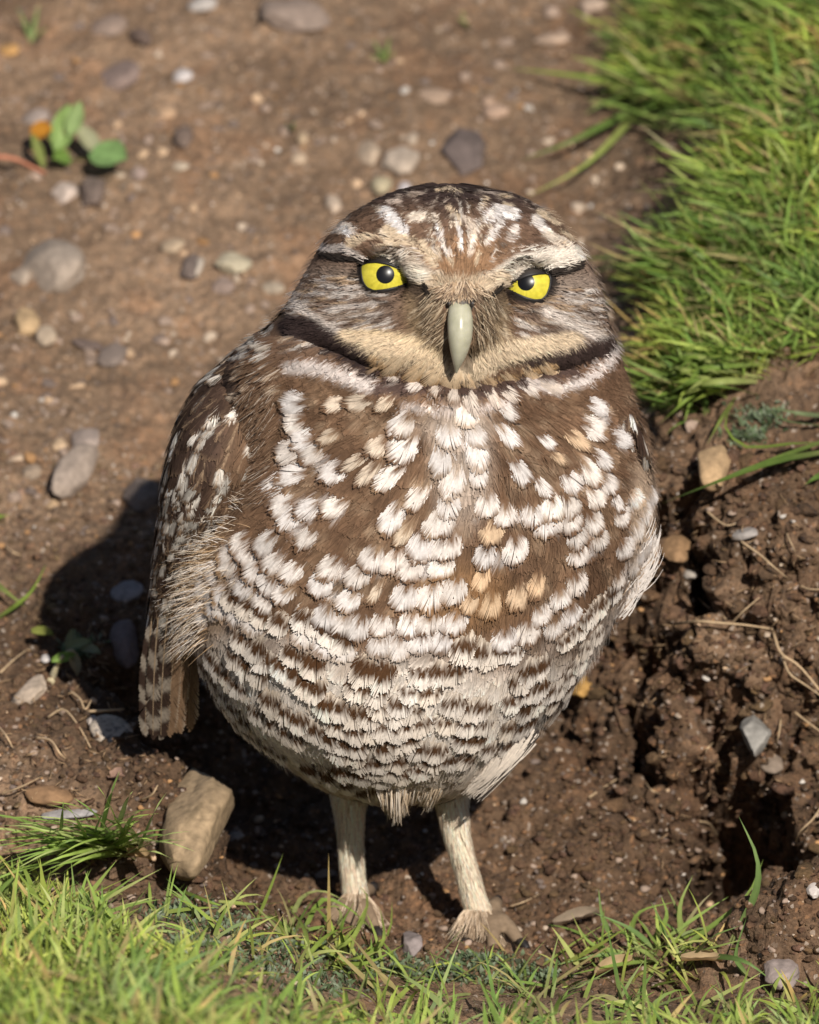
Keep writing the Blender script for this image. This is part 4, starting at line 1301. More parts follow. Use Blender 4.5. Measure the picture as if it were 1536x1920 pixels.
# ---- eyes
def eye_material():
    m, n, b, out = new_mat('iris')
    a = n.nodes.new('ShaderNodeAttribute'); a.attribute_name = 'Col'
    t = noise_node(n, 900, 3)
    r = ramp_node(n, [(.3, (.88, .88, .8)), (.7, (1.06, 1.06, 1.1))])
    mx = mix_node(n, 'MULTIPLY', 1)
    n.links.new(t.outputs[0], r.inputs[0]); n.links.new(a.outputs['Color'], mx.inputs[6]); n.links.new(r.outputs[0], mx.inputs[7])
    n.links.new(mx.outputs[2], b.inputs['Base Color'])
    b.inputs['Roughness'].default_value = .25
    b.inputs['Coat Weight'].default_value = .25
    b.inputs['Coat Roughness'].default_value = .22
    return m
M_EYE = eye_material()
M_PUPIL, n_p, b_p, _o = new_mat('pupil')
tn = noise_node(n_p, 100, 1)
rp = ramp_node(n_p, [(.3, (.004, .004, .005)), (.7, (.007, .007, .009))])
n_p.links.new(tn.outputs[0], rp.inputs[0]); n_p.links.new(rp.outputs[0], b_p.inputs['Base Color'])
b_p.inputs['Roughness'].default_value = .28
b_p.inputs['Specular IOR Level'].default_value = .25
M_LID = attr_mat('lid_skin', .5, 0, .1, 500, .3)
BL = []
ALM = {0: [(679, 501), (690, 497), (706, 496), (727, 500), (748, 508), (763, 517), (776, 527), (764, 533), (745, 540), (722, 545), (702, 547), (689, 541), (682, 530), (679, 513)],
       1: [(940, 541), (955, 535), (972, 528), (988, 522), (1008, 518), (1026, 517), (1030, 526), (1028, 540), (1023, 554), (1014, 563), (1002, 564), (986, 560), (968, 552), (955, 546)]}
for i, (ex, ey, pxx, pyy, pr) in enumerate(((724, 521, 723, 518, 16.5), (990, 538, 985, 532, 15.5))):
    er = 54.0
    sw = body_s.P(body_s.theta(np.array([ex + 0.]), np.array([ey + 0.])), np.array([ey + 0.]))[0, 2] - 46 + 4     # front of the eyeball
    ew = sw + er
    nu, nv = 48, 40
    u = np.linspace(0, 2 * np.pi, nu, endpoint=False); q = np.linspace(0.001, np.pi, nv) ** 1.25 / np.pi ** .25
    U, Q_ = np.meshgrid(u, q)
    # axis: toward the camera, with the gaze point at (pxx, pyy)
    ax = norm(np.array([(pxx - ex) / er, (pyy - ey) / er, -1.0]))
    e1 = norm(np.cross(ax, [0, 1, 0])); e2 = np.cross(ax, e1)
    d = np.cos(Q_)[..., None] * ax + np.sin(Q_)[..., None] * (np.cos(U)[..., None] * e1 + np.sin(U)[..., None] * e2)
    v = V(ex + er * d[..., 0], ey + er * d[..., 1], ew + er * d[..., 2]).reshape(-1, 3)
    f = [(a * nu + b, a * nu + (b + 1) % nu, (a + 1) * nu + (b + 1) % nu, (a + 1) * nu + b) for a in range(nv - 1) for b in range(nu)]
    rr = np.sin(Q_) * er
    m = smooth(50.5, 52.5, np.where(Q_ > np.pi / 2, 99, rr))[..., None]
    lim = smooth(36, 53, rr)[..., None]
    c = ((np.array([.58, .50, .05]) * (1 - lim) + np.array([.52, .48, .06]) * lim) * (1 + .16 * fbm(np.stack([np.cos(U) * 9, np.sin(U) * 9, rr * .07], -1), 3, 4 + i))[..., None]) * (1 - m) + np.array([.01, .008, .008]) * m
    eye = mesh_obj('eye', v, f, M_EYE, owl, c)
    # pupil: a slightly proud cap
    q2 = np.linspace(0.001, math.asin(pr / er), 8)
    U, Q_ = np.meshgrid(u, q2)
    d = np.cos(Q_)[..., None] * ax + np.sin(Q_)[..., None] * (np.cos(U)[..., None] * e1 + np.sin(U)[..., None] * e2)
    v = V(ex + (er + 1.2) * d[..., 0], ey + (er + 1.2) * d[..., 1], ew + (er + 1.2) * d[..., 2]).reshape(-1, 3)
    f = [(a * nu + b, a * nu + (b + 1) % nu, (a + 1) * nu + (b + 1) % nu, (a + 1) * nu + b) for a in range(7) for b in range(nu)]
    mesh_obj('pupil', v, f, M_PUPIL, eye)
    # eyelid: dark skin with an almond opening
    al_ = np.array(ALM[i], float)
    al_ = np.concatenate([al_, al_[:1]])
    tt = np.linspace(0, len(al_) - 1, 57)[:-1]
    ring = np.stack([np.interp(tt, np.arange(len(al_)), al_[:, k]) for k in (0, 1)], -1)
    ctr = ring.mean(0)
    for _ in range(1):
        ring = (np.roll(ring, 1, 0) + 2 * ring + np.roll(ring, -1, 0)) / 4
    rows_ = []
    for s_ in (0.0, .12, .3, .5, .75, 1.0):
        o_ = ring + norm(ring - ctr) * s_ * 34
        dd = np.minimum(np.hypot(o_[:, 0] - ex, o_[:, 1] - ey), er * .985)
        we = ew - np.sqrt(er ** 2 - dd ** 2) - 3.5 - 3.0 * s_
        wb = body_s.P(body_s.theta(o_[:, 0], o_[:, 1]), o_[:, 1])[:, 2] - 3
        w_ = we if s_ < 1 else np.minimum(we + 14, wb)
        rows_.append(V(o_[:, 0], o_[:, 1], w_))
    # inner lip turns back to the eyeball
    rows_.insert(0, V(ring[:, 0], ring[:, 1], ew - np.sqrt(np.maximum(er ** 2 - np.minimum(np.hypot(ring[:, 0] - ex, ring[:, 1] - ey), er * .98) ** 2, 1)) + 5))
    v = np.concatenate(rows_)
    m_ = len(ring)
    f = [(a * m_ + b, a * m_ + (b + 1) % m_, (a + 1) * m_ + (b + 1) % m_, (a + 1) * m_ + b) for a in range(len(rows_) - 1) for b in range(m_)]
    dk_ = np.concatenate([np.tile((.014, .012, .012), (m_ * 3, 1)), np.tile((.03, .024, .02), (m_, 1)), np.tile((.10, .075, .058), (m_ * 3, 1))])
    upm = smooth(4, -8, ring[:, 1] - ctr[1])
    for q_ in (4, 5):
        dk_[m_ * q_:m_ * (q_ + 1)] = dk_[m_ * q_:m_ * (q_ + 1)] * (1 - upm[:, None]) + np.array([.016, .013, .012]) * upm[:, None]
    lid = mesh_obj('eyelid', v, f, M_LID, eye, dk_)
    # short feathers growing over the lid, away from the beak
    re_ = np.random.default_rng(500 + i)
    N = 900
    k_ = re_.integers(0, m_, N)
    so = np.where(upm[k_] > .5, 2.0, re_.uniform(.26, 1.0, N))
    kk_ = so < 1.5
    k_, so, N = k_[kk_], so[kk_], int(kk_.sum())
    o_ = ring[k_] + norm(ring[k_] - ctr) * (so * 34)[:, None]
    an = face_ang(o_[:, 0], np.maximum(o_[:, 1], 512)) + re_.normal(0, .2, N)
    L_ = re_.uniform(12, 26, N)
    t_ = np.linspace(-.3, .7, 4)
    xx = o_[:, 0, None] + np.sin(an)[:, None] * L_[:, None] * t_
    yy = o_[:, 1, None] + np.cos(an)[:, None] * L_[:, None] * t_
    dd = np.minimum(np.hypot(xx - ex, yy - ey), er * .985)
    wl = np.minimum(ew - np.sqrt(er ** 2 - dd ** 2) - 7, body_s.P(body_s.theta(xx, yy), yy)[..., 2] - 1.5) - 3.0 * (t_ + .3)[None]
    Q = np.stack([xx, yy, wl], -1)
    Pq, SQ = finish(Q, np.broadcast_to(np.array([0, 0, -1.0]), Q.shape), re_.uniform(.7, 1.5, N)[:, None] * (1 - .7 * (t_ + .3)) , 0 * xx)
    C = sample(xx + re_.normal(0, 3, N)[:, None], yy) * (1 + re_.normal(0, .15, (N, 1, 1)))
    upper = smooth(0, -6, (o_[:, 1] - ctr[1]))
    # brow feathers arching over the lid, from the bridge outwards
    NB = 900
    bl = np.array([[(812, 522), (786, 500), (752, 484), (718, 474), (700, 471), (684, 470)], [(916, 524), (940, 510), (970, 500), (1003, 493), (1026, 492), (1044, 493)]][i], float)
    tb = re_.uniform(0, 5, NB)
    bx2 = np.interp(tb, np.arange(6), bl[:, 0]) + re_.normal(0, 3, NB)
    by2 = np.interp(tb, np.arange(6), bl[:, 1]) - re_.uniform(0, 34, NB) + 2
    sg = -1 if i == 0 else 1
    an2 = sg * (1.80 + .25 * re_.normal(0, 1, NB) + .12 * (tb - 2.5))
    L2 = re_.uniform(18, 36, NB)
    x2 = bx2[:, None] + np.sin(an2)[:, None] * L2[:, None] * t_
    y2 = by2[:, None] + np.cos(an2)[:, None] * L2[:, None] * t_ + 5 * (t_[None] + .3) ** 2
    d2 = np.minimum(np.hypot(x2 - ex, y2 - ey), er * .985)
    w2 = np.minimum(ew - np.sqrt(er ** 2 - d2 ** 2) - 8, body_s.P(body_s.theta(x2, y2), y2)[..., 2] - 5) - 6.0 * (t_ + .3)[None] - re_.uniform(0, 3, NB)[:, None]
    Q2 = np.stack([x2, y2, w2], -1)
    P2, S2 = finish(Q2, np.broadcast_to(np.array([0, -.35, -1.0]), Q2.shape), re_.uniform(.9, 1.8, NB)[:, None] * (1 - .7 * (t_ + .3)), 0 * x2)
    C2 = sample(x2, y2 - 8) * (1 + re_.normal(0, .12, (NB, 1, 1)))
    v2, f2 = ribbon(P2, S2)
    BL.append((v2, f2, rib_cols(np.clip(C2, .02, .8))))
    vv, ff = ribbon(Pq, SQ)
    BL.append((vv, ff, rib_cols(np.clip(C, .01, .8))))
group_build('eye_feathers', owl, M_FEATHER, BL)

# ------------------------------------------------------------------ stones
def ico(n=3):
    t = (1 + 5 ** .5) / 2
    v = [(-1, t, 0), (1, t, 0), (-1, -t, 0), (1, -t, 0), (0, -1, t), (0, 1, t), (0, -1, -t), (0, 1, -t), (t, 0, -1), (t, 0, 1), (-t, 0, -1), (-t, 0, 1)]
    f = [(0, 11, 5), (0, 5, 1), (0, 1, 7), (0, 7, 10), (0, 10, 11), (1, 5, 9), (5, 11, 4), (11, 10, 2), (10, 7, 6), (7, 1, 8), (3, 9, 4), (3, 4, 2), (3, 2, 6), (3, 6, 8), (3, 8, 9), (4, 9, 5), (2, 4, 11), (6, 2, 10), (8, 6, 7), (9, 8, 1)]
    v = [tuple(norm(np.array(q, float))) for q in v]
    for _ in range(n):
        c, g = {}, []
        def mid(a, b):
            k = (min(a, b), max(a, b))
            if k not in c:
                c[k] = len(v)
                v.append(tuple(norm((np.array(v[a]) + np.array(v[b])) / 2)))
            return c[k]
        for a, b, d in f:
            x, y, z = mid(a, b), mid(b, d), mid(d, a)
            g += [(a, x, z), (b, y, x), (d, z, y), (x, y, z)]
        f = g
    return np.array(v), np.array(f)
ICO = {k: ico(k) for k in (1, 2, 3, 4)}

def stone_mesh(seed, facets=9, cut=.80, bump=.10, sub=3):
    cut = cut - (.10 if cut < .82 else 0)
    facets = facets + 3
    r = np.random.default_rng(seed)
    v, f = ICO[sub]
    v = v * (1 + bump * 1.6 * fbm(v * 1.1 + seed * 3.1, 2, seed)[:, None])
    for _ in range(facets):
        n = norm(r.normal(0, 1, 3)); d = r.uniform(cut, cut + .16)
        over = np.maximum(v @ n - d, 0)
        v = v - n * over[:, None] * .92
    v = v * (1 + bump * .35 * fbm(v * 5 + seed, 2, seed + 5)[:, None])
    v = v * (1 + bump * .12 * fbm(v * 16 + seed, 2, seed + 8)[:, None])
    v -= (v.max(0) + v.min(0)) / 2
    return v / np.abs(v).max(0), f

def stone(x, y, w, h, col, label, rot=0, facets=8, cut=.78, bump=.1, name='stone', cat='stone', up=.35, flat=.68, speck=None, seed=None, sub=3, group=None, thick=None):
    c, n = hit(x, y)
    if c is None:
        return None
    seed = seed if seed is not None else int(x * 7 + y * 13) % 9973
    v, f = stone_mesh(seed, facets, cut, bump, sub)
    k = np.linalg.norm(c - CAM) / (DIST)
    a, vv = w / 2 / S * k, h / 2 / S * k
    cz = flat * vv
    by = math.sqrt(max(vv ** 2 - (cz * math.cos(PITCH)) ** 2, 1e-9)) / math.sin(PITCH)
    by = min(by, 2.0 * vv) if thick is None else thick
    v = v * np.array([a, by, cz])
    # roll in the picture sense, then sink into the soil
    R_ = np.array(Matrix.Rotation(math.radians(-rot), 3, Vector(EW)))
    v = v @ R_.T
    rng_ = np.random.default_rng(seed)
    cc = np.array(col)[None] * (1 + .14 * fbm(v * 300 + seed, 3, seed)[:, None])
    if speck is not None:
        m = smooth(.2, .5, fbm(v * 1900 + seed, 2, seed + 3))[:, None]
        cc = cc * (1 - m) + np.array(speck) * m
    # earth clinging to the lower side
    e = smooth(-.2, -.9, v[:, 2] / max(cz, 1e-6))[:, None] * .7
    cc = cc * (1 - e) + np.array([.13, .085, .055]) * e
    ray = np.array(ray_px(x, y))
    pos = c - ray * cz * up
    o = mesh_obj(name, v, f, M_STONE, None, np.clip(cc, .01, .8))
    o.location = pos
    tag(o, label, cat, group)
    return o

GREY, TAN, MAUVE, PALE, PEACH, DK = (.36, .31, .26), (.40, .30, .20), (.24, .18, .16), (.55, .49, .43), (.52, .34, .21), (.10, .085, .085)
G1 = 'stones lying on the trodden ground'
for a in [
    (100, 497, 112, 104, (.40, .33, .27), 'large flat grey-beige stone with a dark gap under its lower left edge', 32, 7, .8),
    (222, 145, 84, 50, (.23, .17, .155), 'mauve-brown oval stone tilted down to the right, near the top left', 28, 5, .86),
    (205, 50, 66, 42, (.27, .20, .165), 'brown rounded stone beside a dark clod at the top left edge', 8, 6, .84),
    (262, 70, 32, 46, (.12, .085, .075), 'small dark brown clod right of the brown rounded stone', 70, 6, .84),
    (343, 142, 36, 28, (.62, .57, .56), 'small bright white pebble right of the mauve-brown oval stone', 0, 4, .9),
    (121, 362, 50, 42, (.60, .49, .42), 'pinkish white pebble below the leafy seedling', 30, 4, .86),
    (176, 362, 48, 58, (.17, .13, .115), 'dark brown stone with a pale edge right of the pinkish white pebble', 10, 8, .76),
    (752, 305, 70, 56, (.50, .41, .33), 'cream rounded stone just above the owl\'s crown', 8, 5, .86),
    (690, 291, 50, 44, (.50, .39, .29), 'curved cream-tan stone touching the left of the cream rounded stone', 40, 6, .8),
    (872, 288, 84, 86, (.12, .098, .10), 'rough dark purple-grey stone behind the owl\'s head', 20, 10, .72),
    (715, 345, 38, 34, (.52, .45, .30), 'small yellowish cream pebble at the edge of the owl\'s crown', 0, 4, .88),
    (759, 352, 24, 22, (.54, .50, .52), 'tiny lilac-white pebble touching the owl\'s crown', 0, 3, .9),
    (624, 383, 28, 36, (.62, .49, .38), 'small pale pink upright pebble left of the owl\'s crown', 15, 4, .88),
    (438, 495, 66, 38, (.52, .46, .33), 'pale yellow-grey angular stone left of the owl\'s eye', -4, 8, .74),
    (355, 503, 46, 46, (.13, .105, .10), 'dark stone next to a white chip in the middle left', 15, 8, .76),
    (372, 499, 20, 42, (.58, .50, .42), 'thin white chip leaning on the dark stone at middle left', -10, 6, .8),
    (325, 461, 46, 26, (.50, .38, .26), 'beige flat stone above the dark stone and its white chip', 14, 6, .82),
    (417, 535, 42, 36, (.28, .21, .18), 'mauve-brown small stone under the pale yellow-grey angular stone', 20, 6, .8),
    (512, 540, 42, 24, (.40, .33, .25), 'low grey-tan stone nearest the left side of the owl\'s face', 6, 6, .8),
    (50, 605, 48, 52, (.55, .38, .21), 'rounded yellow-ochre stone near the left edge', 0, 6, .82),
    (86, 632, 40, 40, (.48, .38, .28), 'pale tan lump right below the yellow-ochre stone', 0, 7, .8),
    (40, 520, 46, 38, (.42, .34, .27), 'dusty tan stone under the left edge of the large flat grey-beige stone', 40, 6, .8),
    (212, 668, 62, 38, (.19, .155, .14), 'dark flat stone with a paler top in the open soil left of the owl\'s nape', 12, 8, .76),
    (165, 648, 60, 20, (.12, .09, .085), 'thin dark clod lying above the dark flat stone', -14, 6, .8),
    (138, 885, 66, 118, (.38, .31, .26), 'long pale grey stone tilted beside the edge of the owl\'s shadow', -32, 8, .76),
    (112, 835, 30, 26, (.58, .41, .26), 'small cream pebble resting at the top of the long pale grey stone', 0, 4, .88),
    (160, 826, 58, 40, (.33, .27, .24), 'dull grey stone behind the long pale grey stone', 25, 7, .8),
    (35, 858, 32, 15, (.56, .42, .30), 'little pale chip by the left edge', 4, 5, .85),
    (60, 886, 34, 28, (.35, .27, .2), 'small buff stone below the little pale chip', 0, 5, .85),
    (98, 946, 26, 22, (.54, .37, .22), 'small peach pebble below the long pale grey stone', 0, 4, .88),
    (265, 928, 66, 60, (.15, .125, .115), 'dark grey stone half inside the shadow behind the wing', 0, 8, .78),
    (238, 1110, 60, 40, (.27, .25, .26), 'smooth grey pebble inside the owl\'s shadow', 6, 4, .9),
    (233, 1205, 54, 84, (.15, .11, .115), 'dark purple stone deep in the owl\'s shadow beside the wing tip', 0, 7, .8),
    (52, 1298, 78, 44, (.52, .42, .33), 'pale pinkish angular stone on the mound at the left edge', 34, 9, .72),
    (366, 1548, 118, 204, (.40, .29, .175), 'big upright tan rock at the edge of the hollow left of the owl\'s legs', -14, 2, .76),
    (1418, 1378, 54, 72, (.30, .30, .285), 'blue-grey angular stone stuck in the earth bank', 8, 10, .7),
    (1447, 1432, 42, 38, (.23, .185, .15), 'small grey-brown stone below the blue-grey angular stone', 0, 6, .82),
    (812, 180, 62, 32, (.42, .30, .22), 'low tan double stone in the upper middle', -4, 6, .8),
    (930, 208, 48, 28, (.44, .30, .22), 'flat pinkish stone in the upper middle right', 8, 6, .8),
    (915, 190, 24, 20, (.48, .33, .24), 'little pink pebble above the flat pinkish stone', 0, 4, .88),
    (555, 30, 130, 66, (.29, .225, .19), 'largest mauve-grey slab at the top edge', -8, 7, .8),
    (380, 8, 52, 30, (.50, .46, .43), 'white-grey stone cut by the top edge', 14, 5, .86),
    (18, 95, 38, 24, (.55, .30, .10), 'orange-ochre pebble at the left edge near the top', 8, 5, .84),
    (308, 212, 44, 28, (.52, .34, .21), 'peach stone right of the leafy seedling', 6, 5, .84),
    (281, 264, 20, 20, (.55, .41, .33), 'tiny pale pink pebble below the peach stone', 0, 4, .88),
    (340, 312, 30, 18, (.56, .46, .35), 'short cream chip beside a dark crumb in the upper left', 6, 6, .84),
    (345, 258, 36, 44, (.15, .11, .095), 'dark brown clod between the peach stone and the cream chip', 0, 6, .84),
    (257, 326, 34, 26, (.36, .27, .24), 'mauve chip at the right of the round green leaf', 20, 6, .8),
    (560, 296, 30, 24, (.50, .38, .27), 'cream pebble in the upper middle left of the tiny sprout', 0, 4, .86),
    (568, 258, 22, 26, (.54, .40, .26), 'pale tan pebble beside the tiny green sprout', 0, 4, .88),
    (1035, 72, 66, 22, (.44, .32, .24), 'beige broken stone near the upper grass edge', 4, 6, .8),
    (1112, 10, 50, 30, (.48, .36, .28), 'light pinkish stone at the top edge left of the grass', 0, 6, .82),
    (68, 222, 52, 32, (.34, .28, .25), 'grey stone behind the orange leaf', 12, 6, .82),
    (85, 1235, 18, 16, (.66, .62, .60), 'tiny white crumb of stone beside the shrivelled plant', 0, 4, .9),
    (1266, 1030, 56, 54, (.30, .175, .085), 'rusty brown clod beside the owl\'s right flank tuft', 0, 8, .78),
    (1088, 1288, 44, 44, (.48, .27, .07), 'orange-ochre stone in the soil right of the belly', 10, 6, .8),
    (772, 1770, 42, 52, (.27, .235, .24), 'purple-grey stone in the grass between the owl\'s feet', 20, 7, .78),
    (270, 1752, 42, 30, (.44, .29, .22), 'pinkish stone in the foreground turf', 0, 6, .8),
    (224, 1758, 24, 22, (.46, .20, .10), 'small red-brown pebble left of the pinkish stone in the turf', 0, 5, .85),
    (1466, 1822, 64, 60, (.31, .26, .25), 'rounded purple-grey stone at the lower right', 0, 6, .84),
    (1526, 1668, 28, 30, (.70, .64, .60), 'bright white pebble on the mound at the right edge', 0, 4, .88),
    (440, 1570, 36, 20, (.42, .36, .31), 'flat grey chip on the earth right of the big tan rock', 22, 7, .76),
    (130, 1526, 100, 18, (.36, .355, .365), 'long bluish-white stone behind the grass tuft at left', 4, 6, .82),
    (92, 1488, 88, 40, (.30, .17, .085), 'rusty brown stone above the long bluish-white stone', -4, 6, .82),
    (1295, 1075, 28, 20, (.36, .33, .30), 'small greyish stone in the face of the bank', 0, 6, .82),
    (1395, 1000, 50, 22, (.33, .31, .30), 'grey gritty stone near the top of the bank', 14, 7, .8),
    (1478, 590, 28, 26, (.38, .26, .24), 'pinkish clod at the edge of the right-hand turf', 0, 6, .82),
]:
    x, y, w, h, col, lab, rot, fac, cut = a
    stone(x, y, w * 1.06, h * 1.06, np.array(col) * .68 + np.array([.05, .034, .022]), lab, rot, fac, cut, group=None, speck=tuple(.55 * q for q in col) if h > 150 else None, up=.15 if h > 150 else .5)
stone(208, 1372, 84, 60, (.50, .42, .34), 'speckled grey-buff egg-shaped pebble at the lip of the hollow', -14, 3, .92, .05, speck=(.16, .14, .13), up=.7)
stone(176, 1352, 28, 26, (.60, .52, .46), 'small white pebble touching the speckled egg-shaped pebble', 0, 4, .88, up=.7)
stone(1337, 880, 64, 92, (.42, .28, .155), 'upright tan slab of stone below the turf edge on the bank', -8, 6, .78, up=.7)

# loose crumbs of earth and gravel, far too many to count
def crumbs(name, N, sampler, size, cols, mat, seed, sub=1):
    r = np.random.default_rng(seed)
    protos = [stone_mesh(900 + k, 5, .7, .25, sub) for k in range(8)]
    vs, fs, cs, off = [], [], [], 0
    got = 0
    while got < N:
        x, y = sampler(r)
        c, n = hit(x, y)
        got += 1
        if c is None:
            continue
        v, f = protos[r.integers(8)]
        s = size(r, c)
        q = np.array(Matrix.Rotation(r.uniform(0, 6.28), 3, 'Z') @ Matrix.Rotation(r.uniform(-.6, .6), 3, 'X'))
        v = (v * (s * np.array([1, r.uniform(.6, 1), r.uniform(.4, .75)]))) @ q.T + c + n * s * .15
        col = cols(r, c)
        vs.append(v); fs.append(f + off); cs.append(np.tile(col, (len(v), 1)))
        off += len(v)
    o = mesh_obj(name, np.concatenate(vs), np.concatenate(fs), mat, None, np.clip(np.concatenate(cs), .01, .8))
    return o

def ground_col(c, r):
    m = float(np.clip(smooth(.10, .015, poly_sd(c[None, :2], PIT)[0]) + .7 * smooth(.05, .09, c[0]) * smooth(.32, .2, c[1]), 0, 1))
    return (dry * (1 - m) + wet * m) * r.uniform(.7, 1.25)
def cols_soil(r, c):
    return ground_col(c, r) * np.array([1, r.uniform(.9, 1.04), r.uniform(.85, 1.05)])
def cols_gravel(r, c):
    k = r.random()
    base = [(.42, .33, .25), (.30, .22, .17), (.16, .12, .10), (.52, .36, .23), (.50, .45, .40), (.36, .20, .09)][r.choice(6, p=[.14, .44, .24, .08, .03, .07])]
    return np.array(base) * r.uniform(.8, 1.15)
o = crumbs('soil_crumbs', 9000, lambda r: (r.uniform(-40, 1580), r.uniform(850, 1800)), lambda r, c: .0004 + .0016 * r.random() ** 4, cols_soil, M_SOIL, 5)
tag(o, 'loose crumbs of dark brown earth scattered over the dug hollow and bank', 'soil crumbs', kind='stuff')
o = crumbs('bank_crumbs', 800, lambda r: (r.uniform(1080, 1580), r.uniform(850, 1680)), lambda r, c: .0008 + .0032 * r.random() ** 5, cols_soil, M_SOIL, 6, 2)
tag(o, 'coarse lumps of dark earth crumbling from the bank right of the owl', 'soil lumps', kind='stuff')
o = crumbs('gravel', 1500, lambda r: (r.uniform(-60, 1300), -60 + 1060 * r.random() ** .9), lambda r, c: .0006 + .0022 * r.random() ** 6, cols_gravel, M_STONE, 7, 2)
tag(o, 'fine mixed gravel and grit strewn over the brown ground behind the owl', 'gravel', kind='stuff')
o = crumbs('grit', 1500, lambda r: (r.uniform(-60, 1600), r.uniform(950, 1850)), lambda r, c: .0004 + .0012 * r.random() ** 3, cols_gravel, M_STONE, 8, 1)
tag(o, 'tiny pale and rusty grit grains in the dug earth around the owl', 'grit', kind='stuff')

# ------------------------------------------------------------------ grass
def blade_mesh(roots, az, L, wd, phi0, curl, cols, K=6, tilt=None, rnd=None, basec=(.42, .40, .16)):
    N = len(roots)
    s = np.linspace(0, 1, K)
    ph = phi0[:, None] + curl[:, None] * s[None]
    step = L[:, None] / (K - 1)
    dz, dh = np.cos(ph) * step, np.sin(ph) * step
    z = np.concatenate([np.zeros((N, 1)), np.cumsum(dz[:, :-1], 1)], 1)
    h = np.concatenate([np.zeros((N, 1)), np.cumsum(dh[:, :-1], 1)], 1)
    d = np.stack([np.cos(az), np.sin(az), 0 * az], -1)
    P = roots[:, None] + h[..., None] * d[:, None] + z[..., None] * np.array([0, 0, 1.0])
    sv = np.stack([-np.sin(az), np.cos(az), 0 * az], -1)
    tw = rnd.uniform(-.9, .9, N)
    nrm_ = np.stack([-np.sin(ph)[..., None] * np.array([0, 0, 1.0]) * -1 + np.cos(ph)[..., None] * d[:, None] * -1], 0)[0]
    side = sv[:, None] * np.cos(tw)[:, None, None] + nrm_ * np.sin(tw)[:, None, None]
    w = wd[:, None] * (1 - s[None] ** 2.2) * (.75 + .5 * np.sin(s[None] * np.pi) * .5)
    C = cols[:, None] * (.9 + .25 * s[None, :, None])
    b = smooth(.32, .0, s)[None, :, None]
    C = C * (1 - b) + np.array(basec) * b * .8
    v, f = ribbon(P, side * w[..., None])
    return v, f, rib_cols(np.clip(C, .01, .8))

def inpoly(px, py, poly):
    return poly_sd(np.stack([px, py], -1).astype(float), np.array(poly, float)) < 0

def gcols(r, N, green=((.135, .20, .030), (.19, .255, .040), (.10, .165, .035)), straw=.08):
    g = np.array(green)[r.integers(0, len(green), N)] * r.uniform(.68, 1.18, (N, 1)) * np.array([.98, .97, 1.1])
    k = r.random(N) < straw
    g[k] = np.array([.46, .36, .15]) * r.uniform(.7, 1.15, (k.sum(), 1))
    return g

def turf(name, poly, N, L, wd, seed, label, azf, green, straw, phi=(.15, .9), curl=(.2, 1.3), dens=None, edge=70):
    r = np.random.default_rng(seed)
    p = np.array(poly)
    roots, azs, tries = [], [], 0
    xs, ys = r.uniform(p[:, 0].min(), p[:, 0].max(), N * 6), r.uniform(p[:, 1].min(), p[:, 1].max(), N * 6)
    k = inpoly(xs, ys, poly)
    xs, ys = xs[k], ys[k]
    k = r.random(len(xs)) < smooth(0, edge, -poly_sd(np.stack([xs, ys], -1), p.astype(float)) + 8)
    xs, ys = xs[k], ys[k]
    if dens is not None:
        k = r.random(len(xs)) < dens(xs, ys)
        xs, ys = xs[k], ys[k]
    # clumping
    cl = vnoise(np.stack([xs * .018, ys * .03, 0 * xs], -1), seed)
    k = r.random(len(xs)) < .60 + .5 * cl
    xs, ys = xs[k][:N], ys[k][:N]
    px_, py_ = [], []
    for x, y in zip(xs, ys):
        c, n = hit(x, y)
        if c is not None:
            roots.append(c - np.array([0, 0, .0008])); px_.append(x); py_.append(y)
    roots = np.array(roots); px_ = np.array(px_); py_ = np.array(py_)
    M = len(roots)
    LL, ww, pp_, cc_ = r.uniform(*L, M), r.uniform(*wd, M), r.uniform(*phi, M), r.uniform(*curl, M)
    lie = r.random(M) < .14
    LL = np.where(lie, LL * 1.7, LL); pp_ = np.where(lie, r.uniform(.9, 1.3, M), pp_); cc_ = np.where(lie, r.uniform(-.2, .5, M), cc_); ww = np.where(lie, ww * 1.25, ww)
    colr = gcols(r, M, green, straw)
    pv = fbm(np.stack([px_ * .012, py_ * .02, 0 * px_], -1), 2, seed + 4)[:, None]
    colr = colr * (1 + .22 * pv) * (1 + np.array([.12, 0, -.1]) * np.clip(pv * 1.5, -1, 1))
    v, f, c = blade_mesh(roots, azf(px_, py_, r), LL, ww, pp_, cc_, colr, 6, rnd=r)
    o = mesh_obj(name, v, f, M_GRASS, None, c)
    tag(o, label, 'grass', kind='stuff')
    return o

G_A = ((.25, .37, .06), (.33, .44, .075), (.20, .31, .055), (.38, .45, .11))
G_B = ((.32, .43, .075), (.39, .49, .095), (.24, .35, .07), (.43, .48, .14))
POLY_A = [(1230, -80), (1200, 60), (1150, 130), (1170, 190), (1220, 230), (1300, 250), (1320, 330), (1310, 400), (1240, 420), (1230, 470), (1190, 510), (1220, 560), (1225, 600), (1215, 640), (1195, 700), (1230, 775), (1320, 790), (1400, 740), (1450, 700), (1510, 695), (1640, 675), (1640, -80)]
azA = lambda x, y, r: np.where(r.random(len(x)) < .55 + .35 * smooth(1400, 1250, x), r.normal(math.pi * 1.08, .7, len(x)), r.uniform(0, 6.28, len(x)))
denA = lambda x, y: (.35 + .65 * smooth(-.35, .05, fbm(np.stack([x * .011, y * .016, 0 * x], -1), 2, 66))) * np.clip(1 - .85 * np.exp(-(((x - 1330) / 70) ** 2 + ((y - 250) / 70) ** 2)) - .5 * np.exp(-(((x - 1420) / 50) ** 2 + ((y - 290) / 40) ** 2)), .05, 1)
